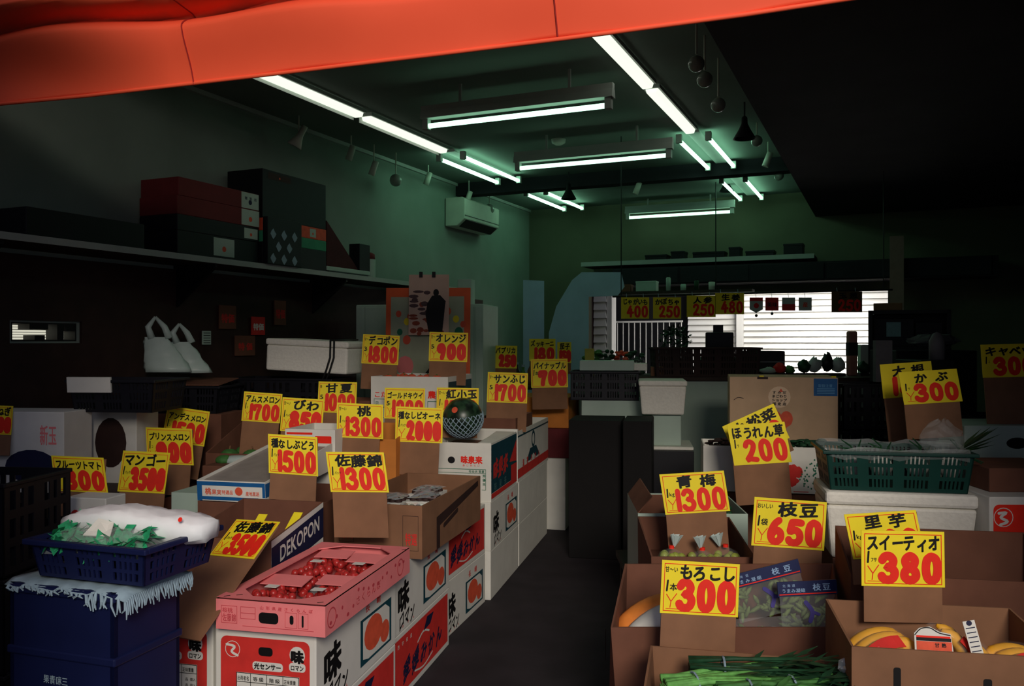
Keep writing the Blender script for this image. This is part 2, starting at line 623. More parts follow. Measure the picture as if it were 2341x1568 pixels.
# ---- light fittings
def tube_fix(name, u, v, length, z, along_v, label, n=1, cover=False, drop=0.06):
    rz = (math.pi / 2 - TH) if along_v else -TH
    e = empty(name, B(u, v, z), (0, 0, rz), label=label, cat='light fitting', group='ceiling light fittings')
    L = length / 2
    if cover:
        mb = MB()
        mb.box(-L, L, -0.055, 0.055, 0.035, ZC - z - .03)
        if u < -2:
            mb.box(-L, L, 0.052, 0.055, -0.030, 0.009)      # skirt towards the wall
        mb.build('housing', M['steel'], e)
        mb = MB()
        mb.hexa([(-L + .01, -0.032, -0.02), (L - .01, -0.032, -0.02), (L - .01, 0.032, -0.02), (-L + .01, 0.032, -0.02),
                 (-L + .01, -0.05, 0.035), (L - .01, -0.05, 0.035), (L - .01, 0.05, 0.035), (-L + .01, 0.05, 0.035)])
        mb.build('diffuser', M['diff'], e, bevel=0.008)
        return e
    mb = MB()
    w = 0.05 if n == 2 else 0.035
    zt = 0.045
    mb.hexa([(-L - .03, -w, zt), (L + .03, -w, zt), (L + .03, w, zt), (-L - .03, w, zt),
             (-L - .03, -w * .7, zt + .05), (L + .03, -w * .7, zt + .05), (L + .03, w * .7, zt + .05), (-L - .03, w * .7, zt + .05)])
    if n == 1:
        mb.box(-L - .03, L + .03, -.02, .02, zt + .05, zt + .085)
        for sx in (-L * .6, L * .6):
            mb.box(sx - .008, sx + .008, -.008, .008, zt + .085, ZC - z - .002)
    else:
        for sx in (-L * .6, L * .6):
            mb.box(sx - .02, sx + .02, -.015, .015, zt + .02, ZC - z)
    mb.build('housing', M['steel'], e)
    ys = (-0.115, 0.115) if n == 2 else (0.0,)
    for y in ys:
        mb = MB()
        mb.tube([(-L + .02, y, 0), (L - .02, y, 0)], 0.0165, 12)
        mb.build('tube', M['tube2' if n == 2 else 'tube'], e, smooth=True)
        for sx in (-1, 1):
            mb = MB()
            mb.box(sx * L - .02, sx * L + .02, y - .022, y + .022, -.022, zt)
            mb.build('socket', M['steel'], e)
    return e


ZT = 2.96
tube_fix('batten_light', -3.45, 4.55, 1.2, ZT, True, 'lit strip light nearest the street in the left ceiling row', cover=True)
tube_fix('batten_light', -3.45, 5.82, 1.2, ZT, True, 'second lit strip light in the left ceiling row', cover=True)
tube_fix('batten_light', -1.385, 4.70, 1.2, ZT, True, 'lit strip light nearest the street in the right ceiling row', cover=True)
tube_fix('batten_light', -1.385, 5.98, 1.2, ZT, True, 'second lit strip light in the right ceiling row', cover=True)
tube_fix('twin_tube_light', -3.45, 7.16, 1.22, 2.93, True, 'lit twin tube light of the left ceiling row before the beam', n=2)
tube_fix('twin_tube_light', -1.385, 7.30, 1.2, 2.93, True, 'lit twin tube light of the right ceiling row before the beam', n=2)
tube_fix('twin_tube_light', -3.45, 9.1, 1.2, 2.93, True, 'lit twin tube light of the left ceiling row behind the beam', n=2)
tube_fix('twin_tube_light', -1.385, 9.2, 1.2, 2.93, True, 'lit twin tube light of the right ceiling row behind the beam', n=2)
tube_fix('hanging_tube_light', -2.135, 4.885, 1.24, 2.75, False, 'lit crosswise single tube hanging between the two rows, nearer the street')
tube_fix('hanging_tube_light', -2.125, 6.38, 1.24, 2.75, False, 'lit crosswise single tube hanging between the two rows, just before the beam')
tube_fix('hanging_tube_light', -2.18, 9.72, 1.2, 2.79, False, 'lit crosswise single tube high on the back wall')

# smoke detector
p = B(-2.1, 6.0)
p = Vector(((1277 - CX) / F * 7.0, 7.0, ZC))
mb = MB()
mb.lathe([(0.001, -0.045), (0.03, -0.045), (0.055, -0.03), (0.06, 0), (0.001, 0)], 20)
mb.build('smoke_detector', M['lightc'], loc=p, smooth=True, label='round smoke detector on the ceiling between the crosswise tubes', cat='smoke detector')


# spot lamps on the left wall side
def spot(px, py, u, kind, label, group):
    x = (px - CX) / F
    Y = u / (math.cos(TH) * x - math.sin(TH))
    loc = at(px, py, Y)
    e = empty('spot_lamp' if kind != 'globe' else 'globe_lamp', loc, (0, 0, 0), label=label, cat='lamp', group=group)
    mb = MB()
    mb.tube([(0, 0, 0.05), (0, 0, ZC - loc.z)], 0.006, 8)
    mb.build('stem', M['lightc'] if kind != 'bell' else M['dark'], e)
    mb = MB()
    if kind == 'globe':
        mb.ball((0, 0, 0), 0.055 if u < -2 else 0.043, 16, 10)
        mb.build('bulb', M['bulb'], e, smooth=True)
    elif kind == 'bell':
        mb.lathe([(0.012, 0.09), (0.02, 0.08), (0.022, 0.04), (0.04, 0.0), (0.075, -0.06), (0.078, -0.065), (0.07, -0.06), (0.03, 0.0), (0.001, 0.01)], 20)
        mb.build('shade', M['dark'], e, smooth=True)
    elif kind == 'cyl':
        mb.lathe([(0.001, 0.055), (0.026, 0.05), (0.028, -0.07), (0.024, -0.07), (0.02, 0.02), (0.001, 0.03)], 16)
        o = mb.build('lamp_head', M['lightc'], e, smooth=True)
        o.rotation_euler = (0.1, 0.35, 0)
    else:
        mb.lathe([(0.001, 0.10), (0.022, 0.098), (0.024, 0.02), (0.03, 0.0), (0.056, -0.07), (0.05, -0.07), (0.022, 0.0), (0.001, 0.0)], 18)
        o = mb.build('lamp_head', M['lightc'], e, smooth=True)
        o.rotation_euler = (0.0, 0.5, 0)
        mb = MB()
        mb.ball((0, 0, -0.05), 0.042, 14, 8, sz=0.5)
        mb.build('bulb', M['bulb'], o, smooth=True)
    return e


GS = 'unlit lamps hanging along the left wall'
spot(683, 315, -3.95, 'flood', 'unlit flared spot lamp, first along the left wall from the street', GS)
spot(803, 347, -3.95, 'cyl', 'unlit cylinder spot lamp, second along the left wall from the street', GS)
spot(855, 382, -3.95, 'cyl', 'unlit cylinder spot lamp hanging low on a thin stem beside the globe bulb', GS)
spot(905, 412, -3.95, 'globe', 'round unlit globe bulb among the spot lamps of the left wall', GS)
spot(979, 406, -3.95, 'cyl', 'unlit cylinder spot lamp just past the globe bulb', GS)
spot(1072, 448, -3.95, 'cyl', 'unlit cylinder spot lamp hanging above the air conditioner', GS)
spot(1119, 478, -3.95, 'globe', 'dim round bulb past the air conditioner near the back corner', GS)
GR = 'unlit lamps hanging along the dark right side'
names = ['nearest the street', 'second from the street', 'third from the street', 'fourth from the street', 'fifth from the street', 'sixth from the street', 'farthest from the street']
for (px, py, k), nm in zip(((1592, 146, 'globe'), (1611, 182, 'globe'), (1642, 240, 'globe'), (1702, 296, 'bell'), (1730, 322, 'globe'), (1756, 362, 'cyl'), (1781, 402, 'globe')), names):
    spot(px, py, -0.9, k, 'unlit hanging lamp of the dark right row, %s' % nm, GR)
spot(1300, 440, -2.85, 'bell', 'black bell pendant in front of the back left twin tubes', 'black bell pendants')
spot(1661, 424, -1.55, 'bell', 'black bell pendant in front of the back right twin tubes', 'black bell pendants')
spot(1458, 428, -2.2, 'cyl', 'unlit cylinder spot lamp behind the beam between the pendants', 'black bell pendants')

# ---- air conditioner on the left wall
x = (1040 - CX) / F
ac = empty('air_conditioner', B(-4.14, 8.15, 2.52), (0, 0, math.pi / 2 - TH), label='greenish white air conditioner high on the left wall', cat='air conditioner')
mb = MB()
prof = [(0.0, 0.0), (-0.13, 0.0), (-0.22, 0.07), (-0.225, 0.27), (-0.19, 0.29), (0.0, 0.29)]
n = len(prof)
pp = [(-0.42, y, z) for y, z in prof] + [(0.42, y, z) for y, z in prof]
mb.poly(pp, [tuple(range(n))[::-1], tuple(range(n, 2 * n))] + [(i, (i + 1) % n, n + (i + 1) % n, n + i) for i in range(n)])
mb.build('casing', M['lightc'], ac, bevel=0.008)
mb = MB()
mb.slab([(-0.37, -0.135, -0.002), (0.37, -0.135, -0.002), (0.37, -0.215, 0.062), (-0.37, -0.215, 0.062)], (0, -0.6, -0.8), 0.006)
mb.build('louvre', M['dark'], ac)
mb = MB()
mb.box(-0.42, 0.42, -0.2275, -0.2245, 0.1, 0.104)
mb.build('panel_seam', M['dark'], ac)

# ------------------------------------------------------------------ behind the shop
sh = MB()
for k in range(34):
    z = 0.0 + k * 0.088
    c = [B(-2.75, 12.9), B(1.3, 12.9)]
    f0, f1 = [B(-2.75, 12.865), B(1.3, 12.865)]
    # each slat leans a little and overlaps the one below
    sh.hexa([(f0.x, f0.y, z), (f1.x, f1.y, z), (c[1].x, c[1].y, z), (c[0].x, c[0].y, z),
             (c[0].x, c[0].y - .004, z + .072), (c[1].x, c[1].y - .004, z + .072), (c[1].x, c[1].y, z + .0725), (c[0].x, c[0].y, z + .0725)])
    g0, g1, h0, h1 = B(-2.75, 12.9), B(1.3, 12.9), B(-2.75, 12.93), B(1.3, 12.93)
    sh.hexa([(g0.x, g0.y, z + .072), (g1.x, g1.y, z + .072), (h1.x, h1.y, z + .072), (h0.x, h0.y, z + .072),
             (g0.x, g0.y, z + .088), (g1.x, g1.y, z + .088), (h1.x, h1.y, z + .088), (h0.x, h0.y, z + .088)])
sh.build('roller_shutter', M['alum'], label='brightly lit white slatted shutter across the alley behind the shop', cat='shutter')
bbox('shutter_post', -2.01, -1.92, 12.72, 12.85, 0, 3.0, M['alum'], bevel=0.006, label='white upright post in front of the lit shutter', cat='post')
bbox('alley_wall', -9, -2.8, 13.1, 13.3, 0, 3.2, M['dark'], kind='structure')
sd = MB()
for k in range(28):
    z = k * 0.11
    a, b_, c, d = B(-3.62, 11.0), B(-3.46, 11.0), B(-3.46, 11.5), B(-3.62, 11.5)
    a2, b2 = B(-3.62, 10.98), B(-3.44, 10.98)
    sd.hexa([(a2.x, a2.y, z), (b2.x, b2.y, z), (c.x, c.y, z), (d.x, d.y, z), (a.x, a.y, z + .11), (b_.x, b_.y, z + .11), (c.x, c.y, z + .11), (d.x, d.y, z + .11)])
sd.build('wall_siding', M['alum'], kind='structure')
bbox('alley_wall_left', -4.6, -3.63, 10.9, 11.5, 0, 3.0, M['brownd'], kind='structure')
bbox('corner_post', -3.44, -3.37, 11.0, 11.1, 0, 3.0, M['alum'], label='white corner post left of the railing behind the shop', cat='post')
fe = empty('alley_railing', B(-3.52, 11.7, 0), (0, 0, -TH), label='white metal railing with upright bars behind the shop', cat='railing')
MB().box(0, 0.95, -0.012, 0.012, 1.60, 1.625).build('top_rail', M['alum'], fe)
MB().box(0, 0.95, -0.012, 0.012, 0.45, 0.475).build('bottom_rail', M['alum'], fe)
for k in range(12):
    mb = MB()
    mb.tube([(0.02 + k * 0.083, 0, 0.0), (0.02 + k * 0.083, 0, 1.61)], 0.007, 8)
    mb.build('bar', M['alum'], fe)
# ------------------------------------------------------------------ goods: helpers
YA = math.radians(13)
SX, SY = Vector((math.cos(YA), -math.sin(YA), 0)), Vector((math.sin(YA), math.cos(YA), 0))
P1 = Vector((-0.565, 2.46, 0))


def LD(a, b, z=0.0):
    """frame of the left box rows: a across (left is negative), b along the aisle"""
    p = P1 + SX * a + SY * b
    return Vector((p.x, p.y, z))


def span(px0, px1, Y, yaw):
    """front edge starting at px0, depth Y, turned by yaw: left end and width"""
    x0 = (px0 - CX) / F * Y
    k = (px1 - CX) / F
    return x0, (k * Y - x0) / (math.cos(yaw) + k * math.sin(yaw))


def ztop(py, Y):
    return H - (py - CY) / F * Y


def shell(w, d, h, t=0.006, flare=0.0, hb=None, bottom=True):
    """open carton: front wall height h, back wall height hb, sides slope between"""
    hb = hb or h
    mb = MB()
    f = flare
    o = [(0, 0), (w, 0), (w, d), (0, d)]
    hs = [h, h, hb, hb]
    out_b = [(x, y, 0) for x, y in o]
    out_t = [(x + (f if x > 0 else -f), y + (f if y > 0 else -f), z) for (x, y), z in zip(o, hs)]
    in_b = [(x + (-t if x > 0 else t), y + (-t if y > 0 else t), t) for x, y in o]
    in_t = [(p[0] + (-t if p[0] > w / 2 else t), p[1] + (-t if p[1] > d / 2 else t), p[2]) for p in out_t]
    mb.poly(out_b + out_t + in_b + in_t, [(3, 2, 1, 0), (8, 9, 10, 11)] +
            [(i, (i + 1) % 4, 4 + (i + 1) % 4, 4 + i) for i in range(4)] +
            [(8 + (i + 1) % 4, 8 + i, 12 + i, 12 + (i + 1) % 4) for i in range(4)] +
            [(4 + i, 4 + (i + 1) % 4, 12 + (i + 1) % 4, 12 + i) for i in range(4)])
    return mb


def carton(label, loc, yaw, w, d, h, m='card', open_=True, flare=0.0, hb=None, flaps='', fl=0.12, group=None, name='carton', cat='box', fold=0.25):
    """a carton standing with its front left bottom corner at loc"""
    e = empty(name, loc, (0, 0, -yaw), label=label, cat=cat, group=group)
    if open_:
        shell(w, d, h, flare=flare, hb=hb).build('carton_body', M[m], e)
        for c in flaps:
            mb = MB()
            t = 0.005
            hh = hb or h
            if c == 'l':
                mb.hexa([(-flare, 0.01, h), (-flare + t, 0.01, h), (-flare + t, d - .01, hh), (-flare, d - .01, hh),
                         (-flare - fl * fold, 0.0, h + fl), (-flare - fl * fold + t, 0, h + fl), (-flare - fl * fold + t, d, hh + fl), (-flare - fl * fold, d, hh + fl)])
            elif c == 'r':
                x = w + flare
                mb.hexa([(x - t, 0.01, h), (x, 0.01, h), (x, d - .01, hh), (x - t, d - .01, hh),
                         (x - t + fl * fold, 0.0, h + fl), (x + fl * fold, 0, h + fl), (x + fl * fold, d, hh + fl), (x - t + fl * fold, d, hh + fl)])
            elif c == 'b':
                y = d + flare
                mb.hexa([(.01, y - t, hh), (w - .01, y - t, hh), (w - .01, y, hh), (.01, y, hh),
                         (0, y - t + fl * fold, hh + fl), (w, y - t + fl * fold, hh + fl), (w, y + fl * fold, hh + fl), (0, y + fl * fold, hh + fl)])
            elif c == 'f':      # folded down over the front
                mb.hexa([(0.01, -t - flare, h - fl), (w - .01, -t - flare, h - fl), (w - .01, -.001 - flare, h - fl), (0.01, -.001 - flare, h - fl),
                         (0.005, -t - flare, h), (w - .005, -t - flare, h), (w - .005, -.001 - flare, h), (.005, -.001 - flare, h)])
            mb.build('flap', M[m], e)
    else:
        mb = MB()
        mb.box(0, w, 0, d, 0, h)
        mb.build('carton_body', M[m], e, bevel=0.004)
    e['size'] = (w, d, h)
    return e


def carton_px(label, px0, px1, pyt, Y, d, base, yaw=YA, **k):
    x0, w = span(px0, px1, Y, yaw)
    return carton(label, (x0, Y, base), yaw, w, d, ztop(pyt, Y) - base, **k)


def stand(label, loc, yaw, w, d, h, m='wood', name='display_stand'):
    e = empty(name, loc, (0, 0, -yaw), label=label, cat='table')
    mb = MB()
    mb.box(0, w, 0, d, h - 0.03, h)
    mb.build('table_top', M[m], e)
    for x in (0.02, w - 0.07):
        for y in (0.02, d - 0.07):
            mb = MB()
            mb.box(x, x + .05, y, y + .05, 0, h - .03)
            mb.build('leg', M[m], e)
    return e


def basket(label, loc, yaw, w, d, h, m='crate', rows=3, groups=3, slots=6, taper=0.02, name='plastic_basket', group=None, rim=0.012):
    """plastic basket with slotted walls; every slot is a real hole"""
    e = empty(name, loc, (0, 0, -yaw), label=label, cat='basket', group=group)
    mb = MB()
    mb.box(0, w, 0, d, 0, 0.006)
    t = 0.005

    def wall(A, Bv, n):
        A, Bv, n = Vector(A), Vector(Bv), Vector(n)
        L = (Bv - A).length
        dr = (Bv - A) / L
        bands = []                               # (z0, z1, solid)
        z = 0.0
        rh = h * 0.62 / rows
        gap = h * 0.38 / (rows + 1)
        for r in range(rows):
            bands.append((z, z + gap, None))
            bands.append((z + gap, z + gap + rh, True))
            z += gap + rh
        bands.append((z, h, None))
        ng = max(1, round(groups * L / max(w, d)))
        for z0, z1, sl in bands:
            segs = [(0, L)]
            if sl:
                segs = []
                gw = L / ng
                for g in range(ng):
                    a, b = g * gw, (g + 1) * gw
                    e0 = gw * 0.16
                    segs += [(a, a + e0), (b - e0, b)]
                    p = (gw - 2 * e0) / slots
                    for k in range(1, slots):
                        c = a + e0 + k * p
                        segs.append((c - p * .28, c + p * .28))
            for a, b in segs:
                q = []
                for zz in (z0, z1):
                    o = n * (taper * (zz / h))
                    kx = 1 + (2 * taper * zz / h) / L
                    aa, bb = (a - L / 2) * kx + L / 2, (b - L / 2) * kx + L / 2
                    q.append([A + dr * aa + o + Vector((0, 0, zz)), A + dr * bb + o + Vector((0, 0, zz))])
                i = -n * t
                mb.hexa([q[0][0], q[0][1], q[0][1] + i, q[0][0] + i, q[1][0], q[1][1], q[1][1] + i, q[1][0] + i])
    wall((0, 0, 0), (w, 0, 0), (0, -1, 0))
    wall((w, 0, 0), (w, d, 0), (1, 0, 0))
    wall((w, d, 0), (0, d, 0), (0, 1, 0))
    wall((0, d, 0), (0, 0, 0), (-1, 0, 0))
    mb.build('basket_body', M[m], e)
    mb = MB()
    k = taper
    r = rim
    for (x0, x1, y0, y1) in ((-k - r, w + k + r, -k - r, -k + .002), (-k - r, w + k + r, d + k - .002, d + k + r), (-k - r, -k + .002, -k, d + k), (w + k - .002, w + k + r, -k, d + k)):
        mb.box(x0, x1, y0, y1, h - 0.014, h)
    mb.build('rim', M[m], e, bevel=0.003)
    return e


RND = random.Random(7)


def sign(label, cx, cy, wpx, Y, title, price, unit='1|パック', pre='', roll=0.0, lean=8.0, yaw=0.0, bot=None, hr=0.66, sx=0.0, bw=0.96, yen=True,
         group='hand-brushed yellow price cards', border=True, backing='card', t_fit=None, dt=0.165, lift=0.0, bx=0.0, dh=0.60):
    """yellow price card on a strip of cardboard; cx,cy is where its middle shows"""
    W = wpx * Y / F
    Hc = W * hr
    e = empty('price_sign', at(cx, cy, Y), label=label, cat='price card', group=group)
    e.rotation_euler = (Matrix.Rotation(math.radians(yaw), 3, 'Z') @ Matrix.Rotation(math.radians(-lean), 3, 'X') @ Matrix.Rotation(math.radians(roll), 3, 'Y')).to_euler()
    zb = -Hc / 2 - 0.01
    if bot is not None:
        zb = -((bot - cy) / F * Y) / max(0.3, math.cos(math.radians(lean)))
    if backing:
        mb = MB()
        mb.hexa([(-W * bw / 2 + bx, 0.001, zb), (W * bw / 2 + bx, 0.001, zb), (W * bw / 2 + bx, 0.006, zb), (-W * bw / 2 + bx, 0.006, zb),
                 (-W * bw / 2, 0.001, Hc / 2 - .006), (W * bw / 2, 0.001, Hc / 2 - .006), (W * bw / 2, 0.006, Hc / 2 - .006), (-W * bw / 2, 0.006, Hc / 2 - .006)])
        mb.build('cardboard_backing', M[backing], e)
    mb = MB()
    mb.hexa([(-W / 2 + sx * -Hc / 2, -0.001, -Hc / 2), (W / 2 + sx * -Hc / 2, -0.001, -Hc / 2), (W / 2 - sx * Hc / 2, 0.001, -Hc / 2), (-W / 2 - sx * Hc / 2, 0.001, -Hc / 2),
             (-W / 2 + sx * Hc / 2, -0.001, Hc / 2), (W / 2 + sx * Hc / 2, -0.001, Hc / 2), (W / 2 + sx * Hc / 2, 0.001, Hc / 2), (-W / 2 + sx * Hc / 2, 0.001, Hc / 2)])
    mb.build('card', M['yellow'], e)
    o = (-W / 2, -0.0015, -Hc / 2)
    R = random.Random(label)

    def sk(ink):
        if sx:
            ink.v = [(x + sx * (y - Hc / 2), y) for x, y in ink.v]
        return ink
    # printed red rule, yen sign and figures
    k = Ink()
    th = 0.010 * W
    if border:
        k.frame(0.035 * W, 0.045 * Hc, 0.965 * W, 0.945 * Hc, th * 0.9)
    if yen:
        k.stroke([(0.075 * W, 0.36 * Hc), (0.135 * W, 0.23 * Hc)], th * 1.1, False)
        k.stroke([(0.205 * W, 0.38 * Hc), (0.135 * W, 0.23 * Hc), (0.125 * W, 0.12 * Hc)], th * 1.1, False)
        k.rect(0.07 * W, 0.088 * Hc, 0.26 * W, 0.098 * Hc)
    x0 = {3: 0.19, 4: 0.225}.get(len(price), 0.3) * W
    if price.startswith('1') and len(price) == 4:
        x0 = 0.19 * W
    dt = min(dt, 0.155) if len(price) < 4 else min(dt, 0.125)
    k.digits(price, x0, 0.035 * Hc, 0.975 * W - x0, dh * Hc, dt * Hc, lap=0.03)
    sk(k).place('price_figures', M['red'], e, o, FX, FZ)
    # brushed name and unit
    k = Ink()
    tx0 = 0.13 * W
    if pre:
        pw = 0.055 * len(pre) * W
        k.text(pre, 0.045 * W, 0.79 * Hc, 0.115 * Hc, pw, off=0.016)
        tx0 = pw + 0.055 * W
    n = len(title)
    if not pre and n >= 4:
        tx0 = 0.055 * W
    tw = 0.955 * W - tx0
    if n <= 2:
        tx0 += 0.05 * W
        tw = 0.90 * W - tx0
    hgt = min(0.31 * Hc, tw / n * 1.3)
    k.text(title, tx0, 0.675 * Hc, hgt, tw, slant=0.10 * hgt, off=0.036, jit=0.05, rnd=R, wide=1.3)
    if unit:
        a, b_ = unit.split('|')
        if a == '1':
            k.stroke([(0.085 * W, 0.62 * Hc), (0.075 * W, 0.43 * Hc)], 0.022 * W, False)
        else:
            k.text(a, 0.05 * W, 0.43 * Hc, 0.2 * Hc, 0.085 * W, off=0.02, latin=True)
        if b_ == 'kg':
            k.text(b_, 0.105 * W, 0.45 * Hc, 0.13 * Hc, off=0.012, latin=True)
        else:
            kanji = len(b_) == 1 and b_ > '\u4e00'
            hb = 0.15 * Hc if kanji else 0.085 * Hc
            k.text(b_, 0.108 * W, 0.445 * Hc, hb, min(0.038 * W * len(b_), 0.12 * W) if not kanji else 0.1 * W, off=0.018)
    sk(k).place('lettering', M['black'], e, o, FX, FZ, lift=0.0009)
    return e


# ------------------------------------------------------------------ left rows of fruit boxes
BW, BH = 0.325, 0.254


def print_aji(e, w, h, L, x=None):
    """long side (+x face): brushed 'aji' with orange picture"""
    k = Ink()
    k.text('味', 0.07 * L, 0.34 * h, 0.44 * h, 0.20 * L, off=0.045, slant=0.02)
    k.text('ロマン', 0.10 * L, 0.08 * h, 0.25 * h, 0.25 * L, off=0.028, slant=0.03)
    k.place('brush_lettering', M['black'], e, (w, 0, 0), (0, 1, 0), FZ, 0.001)
    k = Ink()
    k.rect(0.50 * L, 0.12 * h, 0.93 * L, 0.72 * h)
    k.place('picture_frame', M['teal'], e, (w, 0, 0), (0, 1, 0), FZ, 0.001)
    k = Ink()
    k.poly([(0.53 * L, 0.2 * h), (0.60 * L, 0.155 * h), (0.9 * L, 0.155 * h), (0.9 * L, 0.6 * h), (0.84 * L, 0.685 * h), (0.53 * L, 0.685 * h)])
    k.place('picture_ground', M['white'], e, (w, 0, 0), (0, 1, 0), FZ, 0.0015)
    k = Ink()
    k.disc(0.67 * L, 0.45 * h, 0.125 * L, 0.225 * h)
    k.disc(0.83 * L, 0.33 * h, 0.065 * L, 0.15 * h)
    k.place('orange_picture', M['orange'], e, (w, 0, 0), (0, 1, 0), FZ, 0.002)
    k = Ink()
    k.text('長崎', 0.52 * L, 0.78 * h, 0.13 * h, 0.3 * L, off=0.02)
    k.text('みかん', 0.12 * L, 0.06 * h, 0.05 * h, 0.25 * L, off=0.02)
    k.place('red_lettering', M['pred'], e, (w, 0, 0), (0, 1, 0), FZ, 0.001)


def print_ehime(e, w, h, L):
    k = Ink()
    k.rect(0.035 * L, 0.10 * h, 0.965 * L, 0.93 * h)
    k.place('red_panel', M['pred'], e, (w, 0, 0), (0, 1, 0), FZ, 0.001)
    k = Ink()
    k.text('愛媛みかん', 0.15 * L, 0.28 * h, 0.30 * h, 0.70 * L, off=0.03, slant=0.03)
    k.poly([(0.5 * L, 0.7 * h), (0.56 * L, 0.88 * h), (0.68 * L, 0.86 * h), (0.62 * L, 0.72 * h)])
    k.place('navy_lettering', M['navy'], e, (w, 0, 0), (0, 1, 0), FZ, 0.002)
    k = Ink()
    k.stroke([(0.4 * L, 0.62 * h), (0.5 * L, 0.7 * h), (0.6 * L, 0.62 * h)], 0.012 * L)
    k.stroke([(0.35 * L, 0.22 * h), (0.5 * L, 0.15 * h), (0.66 * L, 0.22 * h)], 0.01 * L)
    k.text('西宇和産', 0.06 * L, 0.80 * h, 0.07 * h, 0.26 * L, off=0.01)
    k.place('pale_marks', M['white'], e, (w, 0, 0), (0, 1, 0), FZ, 0.0015)


def print_front(e, w, h):
    """short front face: red field, seal, table"""
    k = Ink()
    k.rrect(0.06 * w, 0.06 * h, 0.94 * w, 0.88 * h, 0.06 * w)
    k.place('red_panel', M['pred'], e, (0, 0, 0), FX, FZ, 0.001)
    k = Ink()
    k.ring(0.18 * w, 0.73 * h, 0.075 * w, 0.006 * w)
    k.stroke([(0.12 * w, 0.78 * h), (0.2 * w, 0.76 * h), (0.17 * w, 0.70 * h), (0.23 * w, 0.66 * h)], 0.022 * w)
    k.rect(0.22 * w, 0.12 * h, 0.84 * w, 0.47 * h)
    k.rrect(0.38 * w, 0.51 * h, 0.68 * w, 0.61 * h, 0.03 * w)
    k.disc(0.82 * w, 0.72 * h, 0.075 * w, 0.10 * h)
    k.rrect(0.74 * w, 0.53 * h, 0.9 * w, 0.63 * h, 0.03 * w)
    k.place('pale_marks', M['white'], e, (0, 0, 0), FX, FZ, 0.0015)
    k = Ink()
    k.rrect(0.44 * w, 0.68 * h, 0.58 * w, 0.78 * h, 0.03 * w)
    k.text('光センサー', 0.395 * w, 0.53 * h, 0.075 * h, 0.27 * w, off=0.04)
    k.text('味', 0.755 * w, 0.645 * h, 0.15 * h, 0.13 * w, off=0.06)
    k.text('ロマン', 0.755 * w, 0.55 * h, 0.07 * h, 0.13 * w, off=0.03)
    k.frame(0.22 * w, 0.12 * h, 0.84 * w, 0.47 * h, 0.006 * w)
    for x in (0.36, 0.52, 0.68):
        k.rect(x * w, 0.12 * h, (x + 0.005) * w, 0.47 * h)
    k.rect(0.22 * w, 0.36 * h, 0.84 * w, 0.367 * h)
    for x, s in ((0.23, '出荷者名'), (0.38, '等級'), (0.54, '階級'), (0.69, '正味重量')):
        k.text(s, x * w, 0.385 * h, 0.055 * h, 0.12 * w, off=0.01)
    k.text('柑橘部', 0.235 * w, 0.26 * h, 0.06 * h, 0.11 * w, off=0.01)
    for z in (0.28, 0.21, 0.15):
        k.text('品', 0.72 * w, z * h, 0.04 * h, off=0.01)
        k.text('個入', 0.77 * w, z * h, 0.04 * h, 0.06 * w, off=0.01)
    k.place('black_marks', M['black'], e, (0, 0, 0), FX, FZ, 0.002)


def fruit_box(label, a, b, L, z, kind, w=BW, front=True, m='white', yaw=YA):
    e = carton(label, LD(a, b, z) - Vector((math.cos(yaw), -math.sin(yaw), 0)) * w, yaw, w, L, BH, m=m, open_=False, name='fruit_box', group='stacked citrus boxes beside the aisle')
    if kind == 'aji':
        print_aji(e, w, BH, L)
    elif kind == 'ehime':
        print_ehime(e, w, BH, L)
    if front:
        print_front(e, w, BH)
    return e


fruit_box('white citrus box with red front, directly under the pink cherry tray', 0, 0.0, 0.64, BH, 'aji')
fruit_box('citrus box with red side, lowest at the front of the aisle stack', 0, 0.0, 0.64, 0, 'ehime')
fruit_box('white citrus box with orange picture behind the pink tray, second along the aisle, upper', -0.02, 0.655, 0.70, BH, 'aji', front=False)
fruit_box('red sided citrus box on the floor, second along the aisle', -0.02, 0.655, 0.70, 0, 'ehime', front=False)
fruit_box('red sided citrus box third along the aisle, upper one below the open brown carton', -0.055, 1.375, 0.62, BH, 'ehime', front=False, yaw=math.radians(16))
fruit_box('white citrus box with orange picture on the floor, third along the aisle', -0.055, 1.375, 0.62, 0, 'aji', front=False, yaw=math.radians(16))
fruit_box('white citrus box with faint blue picture under the teal sided box, fourth along the aisle', 0, 2.02, 0.66, BH, 'aji', front=False)
fruit_box('plain whitish box on the floor, fourth along the aisle', 0, 2.02, 0.66, 0, '', front=False)
fruit_box('plain grey white box fifth along the aisle, upper', 0, 2.70, 0.9, BH, '', front=False)
fruit_box('plain grey white box fifth along the aisle, on the floor', 0, 2.70, 0.9, 0, '', front=False)
fruit_box('citrus box with red front left of the pink tray box, upper', -BW - 0.02, 0.02, 0.6, BH, '')
fruit_box('citrus box with red front left of the pink tray box, on the floor', -BW - 0.02, 0.02, 0.6, 0, '')
ZB = 2 * BH

stand('low dark wooden display table under the left fruit boxes', LD(-1.50, 0.68), YA, 1.10, 1.30, ZB)
stand('low dark wooden display table under the left fruit boxes farther inside', LD(-1.10, 2.0), YA, 0.66, 1.15, ZB)

